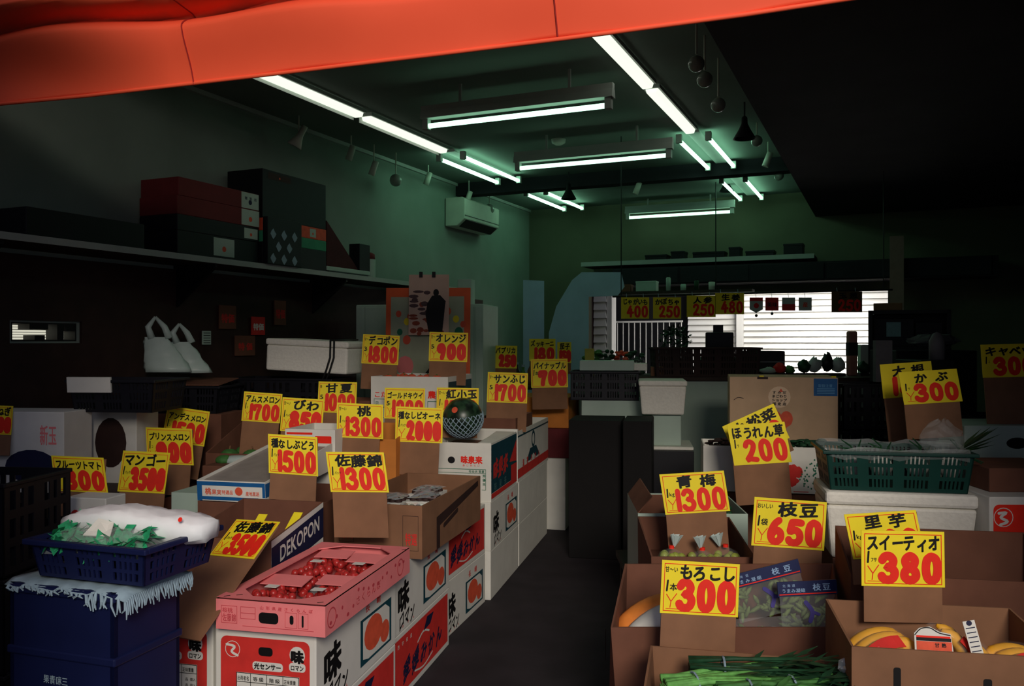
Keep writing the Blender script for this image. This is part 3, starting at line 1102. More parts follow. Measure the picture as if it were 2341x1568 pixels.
# ---- pink cherry tray
TW, TL, TH_ = 0.345, 0.70, 0.088
pt = empty('cherry_tray', LD(-0.30, -0.035, ZB), (0, 0, -YA), label='pink cardboard tray of cherry packs at the front of the left boxes', cat='box')
mb = shell(TW, TL, TH_, 0.006)
mb.build('tray_body', M['pink'], pt)
mb = MB()
c = 0.065
fr = 0.034
for s in range(1):
    op = [(fr, fr + c), (fr + c, fr), (TW - fr - c, fr), (TW - fr, fr + c), (TW - fr, TL - fr - c), (TW - fr - c, TL - fr), (fr + c, TL - fr), (fr, TL - fr - c)]
    ou = [(0, fr + c), (fr + c, 0), (TW - fr - c, 0), (TW, fr + c), (TW, TL - fr - c), (TW - fr - c, TL), (fr + c, TL), (0, TL - fr - c)]
    ou = [(0, 0), (0, 0), (TW, 0), (TW, 0), (TW, TL), (TW, TL), (0, TL), (0, TL)]
    v = []
    for z in (TH_, TH_ + .004):
        v += [(x, y, z) for x, y in op] + [(x, y, z) for x, y in ou]
    f = []
    for i in range(8):
        j = (i + 1) % 8
        quad = [16 + 8 + i, 16 + 8 + j, 16 + j, 16 + i] if ou[i] != ou[j] else [16 + 8 + i, 16 + j, 16 + i]
        f.append(quad)
        quad = [8 + j, 8 + i, i, j] if ou[i] != ou[j] else [8 + i, i, j]
        f.append(quad)
        f.append([i, 16 + i, 16 + j, j])
    mb.poly(v, f)
mb.build('tray_lid_rim', M['pink'], pt)
k = Ink()
k.rrect(0.40 * TW, 0.30 * TH_, 0.58 * TW, 0.66 * TH_, 0.13 * TH_)
k.stroke([(0.70 * TW, 0.40 * TH_), (0.70 * TW, 0.56 * TH_)], 0.012, False)
k.stroke([(0.80 * TW, 0.3 * TH_), (0.80 * TW, 0.62 * TH_)], 0.006, False)
k.place('hand_hole', M['black'], pt, (0, 0, 0), FX, FZ, 0.001)
k = Ink()
k.frame(0.05 * TW, 0.22 * TH_, 0.20 * TW, 0.80 * TH_, 0.0015)
k.frame(0.23 * TW, 0.40 * TH_, 0.37 * TW, 0.80 * TH_, 0.0015)
k.rect(0.23 * TW, 0.58 * TH_, 0.37 * TW, 0.6 * TH_)
k.text('佐藤錦', 0.06 * TW, 0.3 * TH_, 0.28 * TH_, 0.13 * TW, off=0.01)
k.text('桜桃', 0.06 * TW, 0.58 * TH_, 0.18 * TH_, 0.1 * TW, off=0.01)
k.frame(0.64 * TW, 0.22 * TH_, 0.75 * TW, 0.72 * TH_, 0.001)
k.frame(0.76 * TW, 0.22 * TH_, 0.85 * TW, 0.72 * TH_, 0.001)
k.rect(0.25 * TW, 0.16 * TH_, 0.9 * TW, 0.175 * TH_)
k.text('山形県産さくらんぼ', 0.40 * TW, 0.76 * TH_, 0.13 * TH_, 0.5 * TW, off=0.01)
k.place('print', M['pinkd'], pt, (0, 0, 0), FX, FZ, 0.0008)
k = Ink()
R = random.Random(3)
for i in range(16):
    x = (0.05 + 0.057 * i) * TL
    k.disc(x, TH_ * R.uniform(0.2, 0.8), 0.006 + 0.004 * R.random(), 0.006, 8)
k.text('さくらんぼ', 0.3 * TL, 0.3 * TH_, 0.35 * TH_, 0.3 * TL, off=0.0)
for q_ in (0.06, 0.86):
    k.ring(q_ * TL, 0.5 * TH_, 0.03, 0.004)
k.place('print', M['pinkd'], pt, (TW, 0, 0), (0, 1, 0), FZ, 0.0008)
k = Ink()
for (x, y) in ((0.02, 0.012), (0.05, 0.03), (TW - 0.03, 0.015), (TW - 0.01, TL - 0.05)):
    k.stroke([(x, y), (x + .012, y + .008)], 0.005, False)
k.place('slots', M['black'], pt, (0, 0, TH_ + .004), (1, 0, 0), (0, 1, 0), 0.0006)
# cherry packs inside the tray
R = random.Random(11)
names4 = ['front left', 'front right', 'rear left', 'rear right']
for q in range(4):
    ix, iy = q % 2, q // 2
    cx0 = 0.02 + ix * 0.155
    cy0 = 0.05 + iy * 0.31
    pk = empty('cherry_pack', pt.location + Matrix.Rotation(-YA, 3, 'Z') @ Vector((cx0, cy0, 0.008)), (0, 0, -YA),
               label='clear pack of red cherries, %s of the four in the pink tray' % names4[q], cat='fruit pack', group='cherry packs in the pink tray')
    mb = shell(0.145, 0.28, 0.03, 0.002)
    mb.build('pack_tray', M['clear'], pk)
    mb = MB()
    for i in range(70):
        x, y = R.uniform(0.014, 0.131), R.uniform(0.014, 0.266)
        mb.ball((x, y, 0.016 + R.uniform(0, 0.040)), 0.0135, 8, 6)
    mb.build('cherries', [M['cherry']], pk, smooth=True, kind='stuff')
    mb = MB()
    mb.box(0.045, 0.085, 0.11, 0.14, 0.072, 0.073)
    mb.build('label', M['white'], pk)
    mb = MB()
    mb.box(0.0, 0.145, 0.17, 0.25, 0.044, 0.047) if q in (0, 3) else mb.box(0.02, 0.145, 0.20, 0.275, 0.042, 0.045)
    mb.build('pink_paper', M['pink'], pk, rot=(0.12, 0, 0))

# ---- box with the navy band, left of the tray
dk = carton('white box with a navy lettered band on its side, just left of the pink tray', LD(-0.345 - 0.34, 0.37, ZB), YA, 0.34, 0.40, 0.16, m='card2', hb=0.22, name='fruit_box')
k = Ink()
k.poly([(0.0, 0.0), (0.40, 0.0), (0.40, 0.219), (0.0, 0.159)])
k.place('white_side', M['white'], dk, (0.34, 0, 0), (0, 1, 0), FZ, 0.0005)
k = Ink()
k.poly([(0.0, 0.028), (0.40, 0.085), (0.40, 0.20), (0.0, 0.135)])
k.place('navy_band', M['navy'], dk, (0.34, 0, 0), (0, 1, 0), FZ, 0.001)
k = Ink()
k.text('DEKOPON', 0.055, 0.07, 0.075, 0.31, off=0.02, latin=True)
k.v = [(x, y + 0.145 * x - 0.002) for x, y in k.v]
k.place('white_lettering', M['white'], dk, (0.34, 0, 0), (0, 1, 0), FZ, 0.002)
for q_, (x_, y_) in enumerate(((0.16, 0.10), (0.27, 0.16))):
    mb = MB()
    mb.hexa([(x_, y_, .10), (x_ + .035, y_, .10), (x_ + .035, y_ + .003, .10), (x_, y_ + .003, .10), (x_ + .02, y_ + .10, .205), (x_ + .055, y_ + .10, .205), (x_ + .055, y_ + .103, .205), (x_ + .02, y_ + .103, .205)])
    mb.build('label_strip', M['yellow'], None, loc=dk.location, rot=dk.rotation_euler, label='narrow yellow strip lying in the navy lettered box, %s' % ['nearer its middle', 'nearer the aisle'][q_], cat='label', group='yellow strips in the navy lettered box')
# flattened cardboard leaning over its front, card on top
x1 = Vector((0.86, -0.49, 0.06)).normalized()
upv = Vector((0.13, 0.70, 0.52))
upv = (upv - x1 * upv.dot(x1)).normalized()
nv = x1.cross(upv)
s35 = sign('yellow price card for cherries at 3500 yen, lying tilted beside the pink tray', 560, 1231, 140, 2.72, '佐藤錦', '3500', bot=None, backing=None, hr=0.76, dt=0.15)
s35.rotation_euler = Matrix((x1, -nv, upv)).transposed().to_euler()
W35 = 140 * 2.72 / F
mb = MB()
mb.hexa([(-W35 * .75, 0.002, -0.36), (W35 * .55, 0.002, -0.36), (W35 * .55, 0.007, -0.36), (-W35 * .75, 0.007, -0.36), (-W35 * .5, 0.002, 0.06), (W35 * .5, 0.002, 0.06), (W35 * .5, 0.007, 0.06), (-W35 * .5, 0.007, 0.06)])
mb.build('cardboard_backing', M['card'], s35)

# ---- open carton behind with cling wrapped packs
oc = carton('open brown carton with dark printed side holding film wrapped fruit packs, beside the aisle', LD(-0.34, 0.86, ZB), math.radians(15), 0.37, 0.76, 0.205, m='card', name='carton')
k = Ink()
k.poly([(0.16, 0.0), (0.20, 0.0), (0.20, 0.09), (0.72, 0.165), (0.72, 0.19), (0.16, 0.13)])
k.stroke([(0.25, 0.08), (0.42, 0.11)], 0.02, False)
k.place('dark_print', M['brownd'], oc, (0.37, 0, 0), (0, 1, 0), FZ, 0.001)
k = Ink()
k.frame(0.02, 0.05, 0.085, 0.165, 0.0015)
k.frame(0.29, 0.03, 0.355, 0.165, 0.0015)
k.text('北海道', 0.025, 0.10, 0.025, 0.055, off=0.0)
k.place('front_print', M['brownd'], oc, (0, 0, 0), FX, FZ, 0.001)
k = Ink()
k.text('赤肉', 0.027, 0.065, 0.028, 0.055, off=0.02)
k.text('特選', 0.30, 0.055, 0.05, 0.05, off=0.02)
k.place('red_print', M['pred'], oc, (0, 0, 0), FX, FZ, 0.001)
mW = oc.rotation_euler.to_matrix()
R = random.Random(5)
for q, (x, y, z) in enumerate(((0.06, 0.06, 0.145), (0.21, 0.06, 0.15), (0.21, 0.24, 0.165), (0.06, 0.24, 0.155), (0.14, 0.43, 0.16))):
    pk = empty('fruit_pack', oc.location + mW @ Vector((x, y, 0.006)), (0, 0, -math.radians(15) + R.uniform(-.1, .1)),
               label='film wrapped dark fruit pack in the open brown carton, %s' % ['front left', 'front right', 'middle right', 'middle left', 'rearmost'][q], cat='fruit pack', group='film wrapped packs in the brown carton')
    mb = MB()
    mb.hexa([(0.01, 0.01, 0), (0.11, 0.01, 0), (0.11, 0.14, 0), (0.01, 0.14, 0), (-0.002, -0.002, z), (0.122, -0.002, z), (0.122, 0.152, z), (-0.002, 0.152, z)])
    mb.build('pack_tray', M['white'], pk)
    mb = MB()
    for i in range(12):
        mb.ball((0.02 + 0.027 * (i % 4), 0.03 + 0.04 * (i // 4), z + 0.004), 0.017, 8, 6)
    mb.build('grapes', M['brownd'], pk, smooth=True)
    mb = MB()
    pts = []
    for j in range(7):
        for i in range(7):
            u, v = i / 6, j / 6
            pts.append((u * 0.12, v * 0.15, z + 0.016 + 0.012 * math.sin(u * 3.14) * math.sin(v * 3.14) + R.uniform(-.003, .003)))
    mb.poly(pts, [(j * 7 + i, j * 7 + i + 1, j * 7 + i + 8, j * 7 + i + 7) for j in range(6) for i in range(6)])
    mb.build('film', mat('shiny_film', (225, 232, 235), 0.08, 0.0, alpha=0.38, spec=1.0), pk)
sign('yellow price card for cherries at 1300 yen, upright behind the pink tray', 817, 1079, 133, 3.2, '佐藤錦', '1300', roll=0.5, lean=6, bot=1225, hr=0.68, sx=-0.16, bw=0.93, bx=0.022)

# ---- carton under the blue tray
YB = 3.42
cb = carton_px('brown open-fronted carton carrying the blue and white tray', 452, 722, 1145, YB, 0.5, ZB, m='card2')
bt = empty('fruit_tray', (at(452, 1138, YB + .01)), (math.radians(4), 0, -YA), label='blue and white fruit tray with film top, left of the grape price card', cat='box')
bt.location.z = ztop(1145, YB) + 0.002
w = 0.30
mb = shell(w, 0.62, 0.082, 0.005, hb=0.12)
mb.build('tray_body', M['white'], bt)
k = Ink()
k.rect(0, 0.062, w, 0.078)
k.rect(0, 0.004, w * 0.9, 0.018)
k.rect(0, 0.0, 0.022, 0.078)
k.rect(w - 0.012, 0.02, w, 0.078)
k.place('blue_band', M['blue'], bt, (0, 0, 0), FX, FZ, 0.001)
k = Ink()
k.rect(0, 0.02, 0.2, 0.075)
k.place('blue_band', M['blue'], bt, (w, 0, 0), (0, 1, 0), FZ, 0.001)
k = Ink()
k.disc(0.185, 0.042, 0.017, 0.017)
k.text('桃', 0.035, 0.028, 0.028, off=0.03)
k.text('果実', 0.065, 0.028, 0.022, off=0.02)
k.text('特選品', 0.11, 0.030, 0.018, 0.05, off=0.02)
k.text('産地直送', 0.215, 0.028, 0.018, 0.06, off=0.02)
k.place('orange_print', M['orange'], bt, (0, 0, 0), FX, FZ, 0.001)
mb = MB()
mb.hexa([(.006, .006, .070), (w - .006, .006, .070), (w - .006, .61, .105), (.006, .61, .105), (.006, .006, .072), (w - .006, .006, .072), (w - .006, .61, .107), (.006, .61, .107)])
mb.build('grey_film', mat('grey_film', (150, 140, 132), 0.5, 0.1, 20), bt)
sign('yellow price card for seedless grapes at 1500 yen, right of the blue and white tray', 670, 1040, 113, 3.36, '種なしぶどう', '1500', roll=4.0, lean=6, bot=1142, hr=0.78, sx=-0.12, bw=0.94, bx=0.014, dt=0.135)
wr = carton_px('white box with a red square behind the seedless grape card', 652, 766, 980, 4.02, 0.30, ZB, m='white')
w, d, h = wr['size']
k = Ink()
k.rrect(0.60 * w, h - 0.125, 0.93 * w, h - 0.03, 0.006)
k.rect(0.03 * w, h - 0.025, 0.55 * w, h - 0.015)
k.place('red_square', M['red'], wr, (0, 0, 0), FX, FZ, 0.001)
# ------------------------------------------------------------------ left: middle and back
# white teal sided boxes
wb1 = carton('white box with red lettering on its front and teal side, holding the netted watermelon', LD(-0.36, 2.03, ZB), YA, 0.36, 0.60, 0.305, m='white', flaps='', name='fruit_box')
w, d, h = 0.36, 0.60, 0.305
k = Ink()
k.text('味泉来', 0.54 * w, 0.66 * h, 0.135 * h, 0.33 * w, off=0.05)
k.text('あじみらい', 0.56 * w, 0.60 * h, 0.04 * h, 0.28 * w, off=0.01)
k.place('red_lettering', M['red'], wb1, (0, 0, 0), FX, FZ, 0.001)
k = Ink()
k.disc(0.40 * w, 0.70 * h, 0.055 * w, 0.06 * h)
k.place('hand_hole', M['dark'], wb1, (0, 0, 0), FX, FZ, 0.001)
k = Ink()
k.rect(0.1 * w, 0.545 * h, 0.92 * w, 0.555 * h)
k.rect(0.1 * w, 0.48 * h, 0.92 * w, 0.487 * h)
k.rect(0.915 * w, 0.20 * h, 0.922 * w, 0.555 * h)
k.rect(0.86 * w, 0.20 * h, 0.922 * w, 0.207 * h)
k.text('等級表', 0.66 * w, 0.495 * h, 0.045 * h, 0.14 * w, off=0.01)
k.text('重量', 0.81 * w, 0.495 * h, 0.05 * h, 0.09 * w, off=0.01)
for i, ch in enumerate('秀優良'):
    k.text(ch, 0.87 * w, (0.42 - 0.07 * i) * h, 0.055 * h, off=0.02)
k.place('green_table', M['green'], wb1, (0, 0, 0), FX, FZ, 0.001)
k = Ink()
k.rect(0, 0.14 * h, d, 0.97 * h)
k.place('teal_side', M['teal'], wb1, (w, 0, 0), (0, 1, 0), FZ, 0.001)
k = Ink()
k.text('味泉来', 0.06 * d, 0.40 * h, 0.34 * h, 0.56 * d, off=0.04, slant=0.03)
k.poly([(0.68 * d, 0.5 * h), (0.98 * d, 0.86 * h), (0.98 * d, 0.45 * h)])
k.rect(0.0, 0.05 * h, d, 0.135 * h)
k.rect(0.75 * d, 0.1 * h, d, 0.42 * h)
k.place('red_print', M['pred'], wb1, (w, 0, 0), (0, 1, 0), FZ, 0.0016)
k = Ink()
k.text('味泉来', 0.05 * d, 0.16 * h, 0.16 * h, 0.56 * d, off=0.0)
k.place('pale_marks', mat('teal_pale', (90, 130, 128), 0.7, 0.1), wb1, (w, 0, 0), (0, 1, 0), FZ, 0.0016)
mb = MB()
mb.hexa([(0.22, 0.22, h - .03), (w - .012, 0.22, h - .03), (w - .012, 0.58, h - .005), (0.24, 0.58, h - .005), (0.24, 0.22, h - .024), (w - .012, 0.22, h - .024), (w - .012, 0.58, h + .001), (0.24, 0.58, h + .001)])
mb.build('corrugated_insert', M['white'], wb1)
mb = MB()
mb.box(0.02, 0.30, 0.02, 0.5, h - 0.05, h - 0.044)
mb.build('pad', M['card2'], wb1)

wb2 = carton('white box with dark round emblem and red band, behind the teal sided box', LD(-0.29, 2.66, ZB), YA, 0.29, 0.98, 0.30, m='white', name='fruit_box')
k = Ink()
k.rect(0.0, 0.02, 0.98, 0.075)
k.text('温室みかん', 0.1, 0.08, 0.045, 0.6, off=0.03)
k.place('red_print', M['pred'], wb2, (0.29, 0, 0), (0, 1, 0), FZ, 0.001)
k = Ink()
k.rect(0.0, 0.265, 0.98, 0.275)
k.ring(0.46, 0.21, 0.055, 0.02)
k.poly([(0.25, 0.09), (0.36, 0.16), (0.55, 0.16), (0.66, 0.09), (0.55, 0.085), (0.46, 0.12), (0.36, 0.085)])
k.place('dark_emblem', M['teal'], wb2, (0.29, 0, 0), (0, 1, 0), FZ, 0.001)
mb = MB()
mb.box(-0.0, 0.29, -0.004, 0.02, 0.285, 0.315)
mb.build('rolled_edge', M['white'], wb2)
bi = carton('brown carton standing inside the rear white box behind the watermelon', LD(-0.27, 2.74, ZB + 0.01), YA, 0.24, 0.50, 0.36, m='card2')

carton('teal and red box low behind the white boxes at the aisle', LD(-0.25, 3.75, ZB - 0.0), YA, 0.40, 0.42, 0.21, m='maroon', open_=False)
carton('grey white box under the teal and red box deep in the aisle', LD(-0.25, 3.72, 0), YA, 0.36, 0.42, ZB, m='white', open_=False)
carton('brown carton with orange end standing deep in the aisle behind the white boxes', LD(-0.32, 3.80, ZB + 0.21), YA, 0.44, 0.5, 0.22, m='cardo', open_=False)

# watermelon in a net
wm = empty('watermelon', at(1058, 955, 4.75), (0.12, -0.1, 0), label='dark round watermelon in a white foam net on the white box', cat='fruit')
mWm = bpy.data.materials.new('watermelon_skin')
mWm.use_nodes = True
nt = mWm.node_tree
bs = nt.nodes['Principled BSDF']
bs.inputs['Roughness'].default_value = 0.35
tc = nt.nodes.new('ShaderNodeTexCoord')
wv = nt.nodes.new('ShaderNodeTexNoise')
wv.inputs['Scale'].default_value = 22
rp = nt.nodes.new('ShaderNodeValToRGB')
rp.color_ramp.elements[0].color = (*lin((12, 26, 18)), 1)
rp.color_ramp.elements[1].color = (*lin((40, 66, 44)), 1)
rp.color_ramp.elements[0].position = 0.42
rp.color_ramp.elements[1].position = 0.62
nt.links.new(tc.outputs['Object'], wv.inputs['Vector'])
nt.links.new(wv.outputs['Fac'], rp.inputs['Fac'])
nt.links.new(rp.outputs['Color'], bs.inputs['Base Color'])
RM = 0.112
MB().ball((0, 0, 0), RM, 28, 18).build('melon_body', mWm, wm, smooth=True)
mb = MB()
for s in (1, -1):
    for k in range(22):
        a0 = 2 * math.pi * k / 22
        line = []
        for j in range(13):
            t = j / 12
            ph = -1.25 + t * 1.45
            a = a0 + s * t * 1.25
            r = RM + 0.004
            line.append((r * math.cos(ph) * math.cos(a), r * math.cos(ph) * math.sin(a), r * math.sin(ph)))
        mb.tube(line, 0.0028, 5)
mb.build('foam_net', M['cloth'], wm, smooth=True)
mb = MB()
a = Vector((-0.30, -0.75, 0.58)).normalized()
mb.lathe([(0.001, 0.002), (0.017, 0.001), (0.018, -0.001), (0.001, -0.001)], 16)
o = mb.build('sticker', M['orange'], wm)
o.location = a * (RM + 0.001)
o.rotation_euler = a.to_track_quat('Z', 'Y').to_euler()

sign('yellow price card for grapes at 2000 yen, left of the netted watermelon', 958, 971, 108, 4.12, '種なしピオーネ', '2000', roll=2.2, lean=4, bot=1085, hr=0.74, sx=-0.03, bw=0.9)
sign('yellow price card for sweet peaches at 1300 yen above the seedless grape card', 823, 962, 106, 4.05, '桃', '1300', pre='甘〜い', roll=2.6, lean=5, bot=1140, hr=0.74, sx=-0.06, bw=0.9)
sign('yellow price card for loquats at 850 yen left of the peach card', 691, 949, 96, 4.35, 'びわ', '850', pre='甘〜い', roll=3.2, lean=5, bot=1075, hr=0.80)
sign('yellow price card for melons at 1700 yen, left of the loquat card', 599, 931, 88, 4.6, 'アムスメロン', '1700', unit='1|コ', pre='', roll=4.0, lean=5, bot=1040, hr=0.76)
sign('yellow price card for summer citrus at 1000 yen half hidden above the peach card', 771, 908, 88, 4.9, '甘夏', '1000', unit='5|コ', pre='㊃', roll=1.5, lean=5, bot=1020, hr=0.8, dt=0.12)
sign('yellow price card for gold kiwi half hidden above the grape card at 2000 yen', 925, 922, 92, 4.75, 'ゴールドキウイ', '1000', unit='5|コ', roll=1.0, lean=5, bot=1040, hr=0.76, dt=0.12)
sign('yellow price card for small watermelons, behind the netted watermelon', 1046, 922, 96, 4.80, '紅小玉', '1500', unit='1|コ', pre='甘〜い', roll=1.0, lean=4, bot=1000, hr=0.74)
sign('yellow price card for apples at 1700 yen to the right behind the watermelon', 1160, 886, 92, 5.2, 'サンふじ', '1700', unit='5|コ', pre='甘〜', roll=2.0, lean=4, bot=985, hr=0.75, bw=1.0)
sign('yellow price card for pineapples at 700 yen right of the apple card', 1256, 853, 84, 6.0, 'パイナップル', '700', unit='1|本', roll=-1.0, lean=4, bot=935, hr=0.78, yen=False)
sign('yellow price card for dekopon citrus at 1800 yen below the orange framed poster', 870, 799, 84, 5.15, 'デコポン', '1800', unit='3|コ', pre='甘〜', roll=3.0, lean=4, bot=890, hr=0.80)
sign('yellow price card for oranges at 900 yen below the hanging calendar', 1025, 793, 88, 5.05, 'オレンジ', '900', unit='5|コ', pre='甘〜', roll=1.6, lean=4, bot=880, hr=0.76)
sign('yellow price card for mangoes at 3500 yen behind the white wrapped roll on the left', 329, 1079, 108, 3.95, 'マンゴー', '3500', roll=2.8, lean=6, bot=1180, hr=0.86, sx=0.05, dt=0.15)
sign('yellow price card for prince melons at 900 yen behind the mango card', 388, 1020, 106, 4.35, 'プリンスメロン', '900', unit='1|コ', roll=2.0, lean=5, bot=1130, hr=0.78, sx=-0.12)
sign('yellow price card for andes melons, topmost of three behind the mango card', 425, 974, 98, 4.6, 'アンデスメロン', '1500', unit='1|コ', pre='', roll=8.0, lean=5, bot=1090, hr=0.82, dt=0.14)
sign('dim yellow price card for fruit tomatoes at 800 yen behind the black crates', 182, 1084, 120, 3.45, 'フルーツトマト', '800', unit='', roll=2.5, lean=5, bot=1180, hr=0.66, sx=-0.22, yen=False)
sign('dim reddish price card at the far left edge above the black crates', -2, 960, 60, 4.05, '玉ねぎ', '200', unit='', roll=2, lean=4, bot=1040, hr=1.1, yen=False)

# cartons under these cards
peach = carton_px('brown carton behind the peach card with an upright flap', 742, 905, 1000, 4.14, 0.30, ZB, m='cardo', flaps='', hb=0.42)
mel = carton_px('reddish brown melon carton left of the loquat card', 470, 640, 1035, 4.5, 0.42, ZB, m='card2', flaps='', hb=0.40)
w, d, h = mel['size']
mo = mel.location
mm = mel.rotation_euler.to_matrix()
for i in range(5):
    o = empty('melon', mo + mm @ Vector((0.08 + 0.13 * (i % 3), 0.10 + 0.15 * (i // 3), h - 0.05)), label='pale green melon in the reddish carton, %s' % ['front left', 'front middle', 'front right', 'rear left', 'rear middle'][i], cat='fruit', group='melons in the carton')
    MB().ball((0, 0, 0), 0.062, 16, 10).build('melon_body', M['veg'], o, smooth=True)
    MB().tube([(0, 0, .06), (0.004, 0, .078)], .004, 6).build('stem', M['card'], o)
lq = carton_px('open brown carton behind the seedless grape card', 658, 742, 1010, 4.45, 0.26, ZB, m='card2')
mg = carton_px('open brown mango carton under the mango card', 285, 440, 1165, 3.98, 0.36, ZB, m='card2', flaps='')
gp = carton_px('grey green slanted carton between the mango card and the blue tray', 392, 452, 1125, 3.7, 0.4, ZB, m='pale', flaps='')
mg2 = carton_px('brown carton holding the prince melon card', 345, 430, 1110, 4.55, 0.24, 0.0, m='card2')
pkm = empty('vegetable_pack', at(545, 1052, 4.36), label='white and green wrapped pack in front of the melon carton', cat='pack')
MB().ball((0, 0, 0), 0.1, 16, 8, sx=1.0, sy=0.45, sz=0.26).build('wrapped_pack', M['pvc'], pkm, smooth=True)
MB().ball((-0.07, -0.008, 0.003), 0.05, 12, 8, sx=0.9, sy=0.8, sz=0.5).build('leaf_end', M['veg'], pkm, smooth=True)
carton_px('reddish brown carton under the wrapped vegetable pack', 462, 640, 1064, 4.25, 0.22, ZB, m='card2', open_=False)

# kiwi / citrus cartons
wk = carton_px('tall white carton with red lettering behind the kiwi card', 848, 1024, 860, 4.98, 0.50, ZB, yaw=YA, m='white', flaps='')
w, d, h = wk['size']
k = Ink()
k.text('こだわり', 0.04 * w, h - 0.12, 0.04, 0.36 * w, off=0.02)
k.text('農園', 0.74 * w, h - 0.12, 0.045, 0.22 * w, off=0.03)
k.place('red_lettering', M['red'], wk, (0, 0, 0), FX, FZ, 0.001)
k = Ink()
k.frame(0.04 * w, h - 0.36, 0.3 * w, h - 0.13, 0.003)
k.rect(0.04 * w, h - 0.18, 0.3 * w, h - 0.177)
k.rect(0.04 * w, h - 0.24, 0.3 * w, h - 0.237)
k.text('品', 0.05 * w, h - 0.17, 0.03, off=0.01)
k.text('特', 0.20 * w, h - 0.18, 0.045, off=0.03)
k.frame(0.74 * w, h - 0.3, 0.97 * w, h - 0.14, 0.003)
k.place('green_table', M['green'], wk, (0, 0, 0), FX, FZ, 0.001)
k = Ink()
k.rect(0.01, h - 0.13, d - .01, h - 0.03)
k.place('teal_side', M['teal'], wk, (w, 0, 0), (0, 1, 0), FZ, 0.001)
R = random.Random(4)
mk = wk.rotation_euler.to_matrix()
pad = MB()
pad.box(0.01, w - .01, 0.01, d - .01, h - 0.08, h - 0.07)
pad.build('pad', M['card2'], wk)
for i in range(9):
    o = empty('orange', wk.location + mk @ Vector((0.07 + 0.10 * (i % 4), 0.10 + 0.13 * (i // 4), h - 0.032)), label='orange lying in the tall white carton, number %d from its front left' % (i + 1), cat='fruit', group='oranges in the tall white carton')
    o['label'] = 'orange in the tall white carton, %s row, %s from the wall' % (['front', 'middle', 'rear'][i // 4], ['first', 'second', 'third', 'fourth'][i % 4])
    MB().ball((0, 0, 0), 0.038, 14, 9).build('orange_body', M['orange'], o, smooth=True)
    MB().ball((0, 0, 0.037), 0.006, 8, 4).build('stem_end', M['veg'], o, smooth=True)
carton_px('brown carton right of the summer citrus card', 748, 846, 915, 5.12, 0.3, ZB, m='card2')

# poster panel with a calendar hung over it
stand('dark wooden side table behind the white fruit cartons', (-0.95, 5.95, 0), 0.05, 0.72, 0.26, 0.80)
YP = 6.02
pp = empty('poster_board', (at(880, 790, YP).x, YP, 0.80), (math.radians(-3), 0, -0.05), label='orange edged display panel with fruit dots behind the citrus cards', cat='display panel')
w = (1075 - 880) / F * YP
h = ztop(657, YP) - 0.80
mb = MB()
mb.box(0, w, 0, 0.03, 0, h)
mb.build('panel_board', mat('panel_ground', (170, 176, 150), 0.7, 0.08, 8), pp)
k = Ink()
k.rect(0, h - 0.065, w * 0.30, h)
k.rect(w * 0.70, h - 0.06, w, h)
k.rect(0, 0, 0.035, h)
k.rect(w - 0.045, 0, w, h)
k.rect(0.1, 0.27, w - .1, 0.30)
k.place('orange_edge', mat('orange_edge', (236, 96, 44), 0.5, 0.05), pp, (0, 0, 0), FX, FZ, 0.001)
for nm, c, spots in (('orange_dot_print', M['orange'], ((0.09, 0.80, .02), (.17, .78, .018), (.15, .6, .028), (.44, .82, .025), (.55, .72, .02))),
                     ('yellow_dot_print', M['yellow'], ((0.15, 0.74, .022), (.5, .76, .022), (.2, .7, .015))),
                     ('green_dot_print', M['green'], ((0.1, 0.66, .02), (.52, .66, .03), (.08, .52, .02))),
                     ('pink_shape_print', M['pink'], ((.50, .54, .045), (.14, .40, .06)))):
    k = Ink()
    for (a, b, r) in spots:
        k.disc(a, b * h, r, r * 1.2, 12)
    k.place(nm, c, pp, (0, 0, 0), FX, FZ, 0.0014)
k = Ink()
k.poly([(0.27, 0.30), (0.50, 0.30), (0.50, 0.36), (0.44, 0.39), (0.33, 0.38)])
k.place('dark_shape', M['black'], pp, (0, 0, 0), FX, FZ, 0.0016)
cal = empty('wall_calendar', (at(934, 762, YP - 0.03).x, YP - 0.035, ztop(766, YP)), (math.radians(-3), 0, -0.05), label='hanging calendar with a dark robed figure picture over the display panel', cat='calendar')
w = 92 / F * YP
h = 138 / F * YP
mb = MB()
mb.box(0, w, 0, 0.004, 0, h)
mb.build('sheet', mat('calendar_paper', (214, 178, 160), 0.7, 0.1, 6), cal)
k = Ink()
R = random.Random(9)
for i in range(16):
    k.disc(R.uniform(0.03, w - .03), R.uniform(0.02, 0.62) * h, R.uniform(.015, .035), R.uniform(.008, .02), 9)
k.place('rust_foliage', mat('rust', (150, 70, 50), 0.8, 0.3, 30), cal, (0, 0, 0), FX, FZ, 0.0008)
k = Ink()
for i in range(10):
    k.disc(R.uniform(0.03, w * .6), R.uniform(0.35, 0.72) * h, R.uniform(.02, .04), R.uniform(.008, .018), 9)
k.place('grey_hills', mat('grey_hill', (96, 72, 74), 0.8, 0.2, 30), cal, (0, 0, 0), FX, FZ, 0.0012)
k = Ink()
k.disc(0.68 * w, 0.70 * h, 0.07 * w, 0.06 * h)
k.poly([(0.50 * w, 0.05 * h), (0.84 * w, 0.05 * h), (0.90 * w, 0.45 * h), (0.92 * w, 0.56 * h), (0.78 * w, 0.66 * h), (0.58 * w, 0.65 * h), (0.46 * w, 0.52 * h), (0.42 * w, 0.33 * h)])
k.place('dark_figure', M['black'], cal, (0, 0, 0), FX, FZ, 0.0016)
mb = MB()
for x in (0.3 * w, 0.62 * w):
    mb.box(x - .012, x + .012, -0.008, 0.012, h - .02, h + .02)
mb.build('clip', M['dark'], cal)

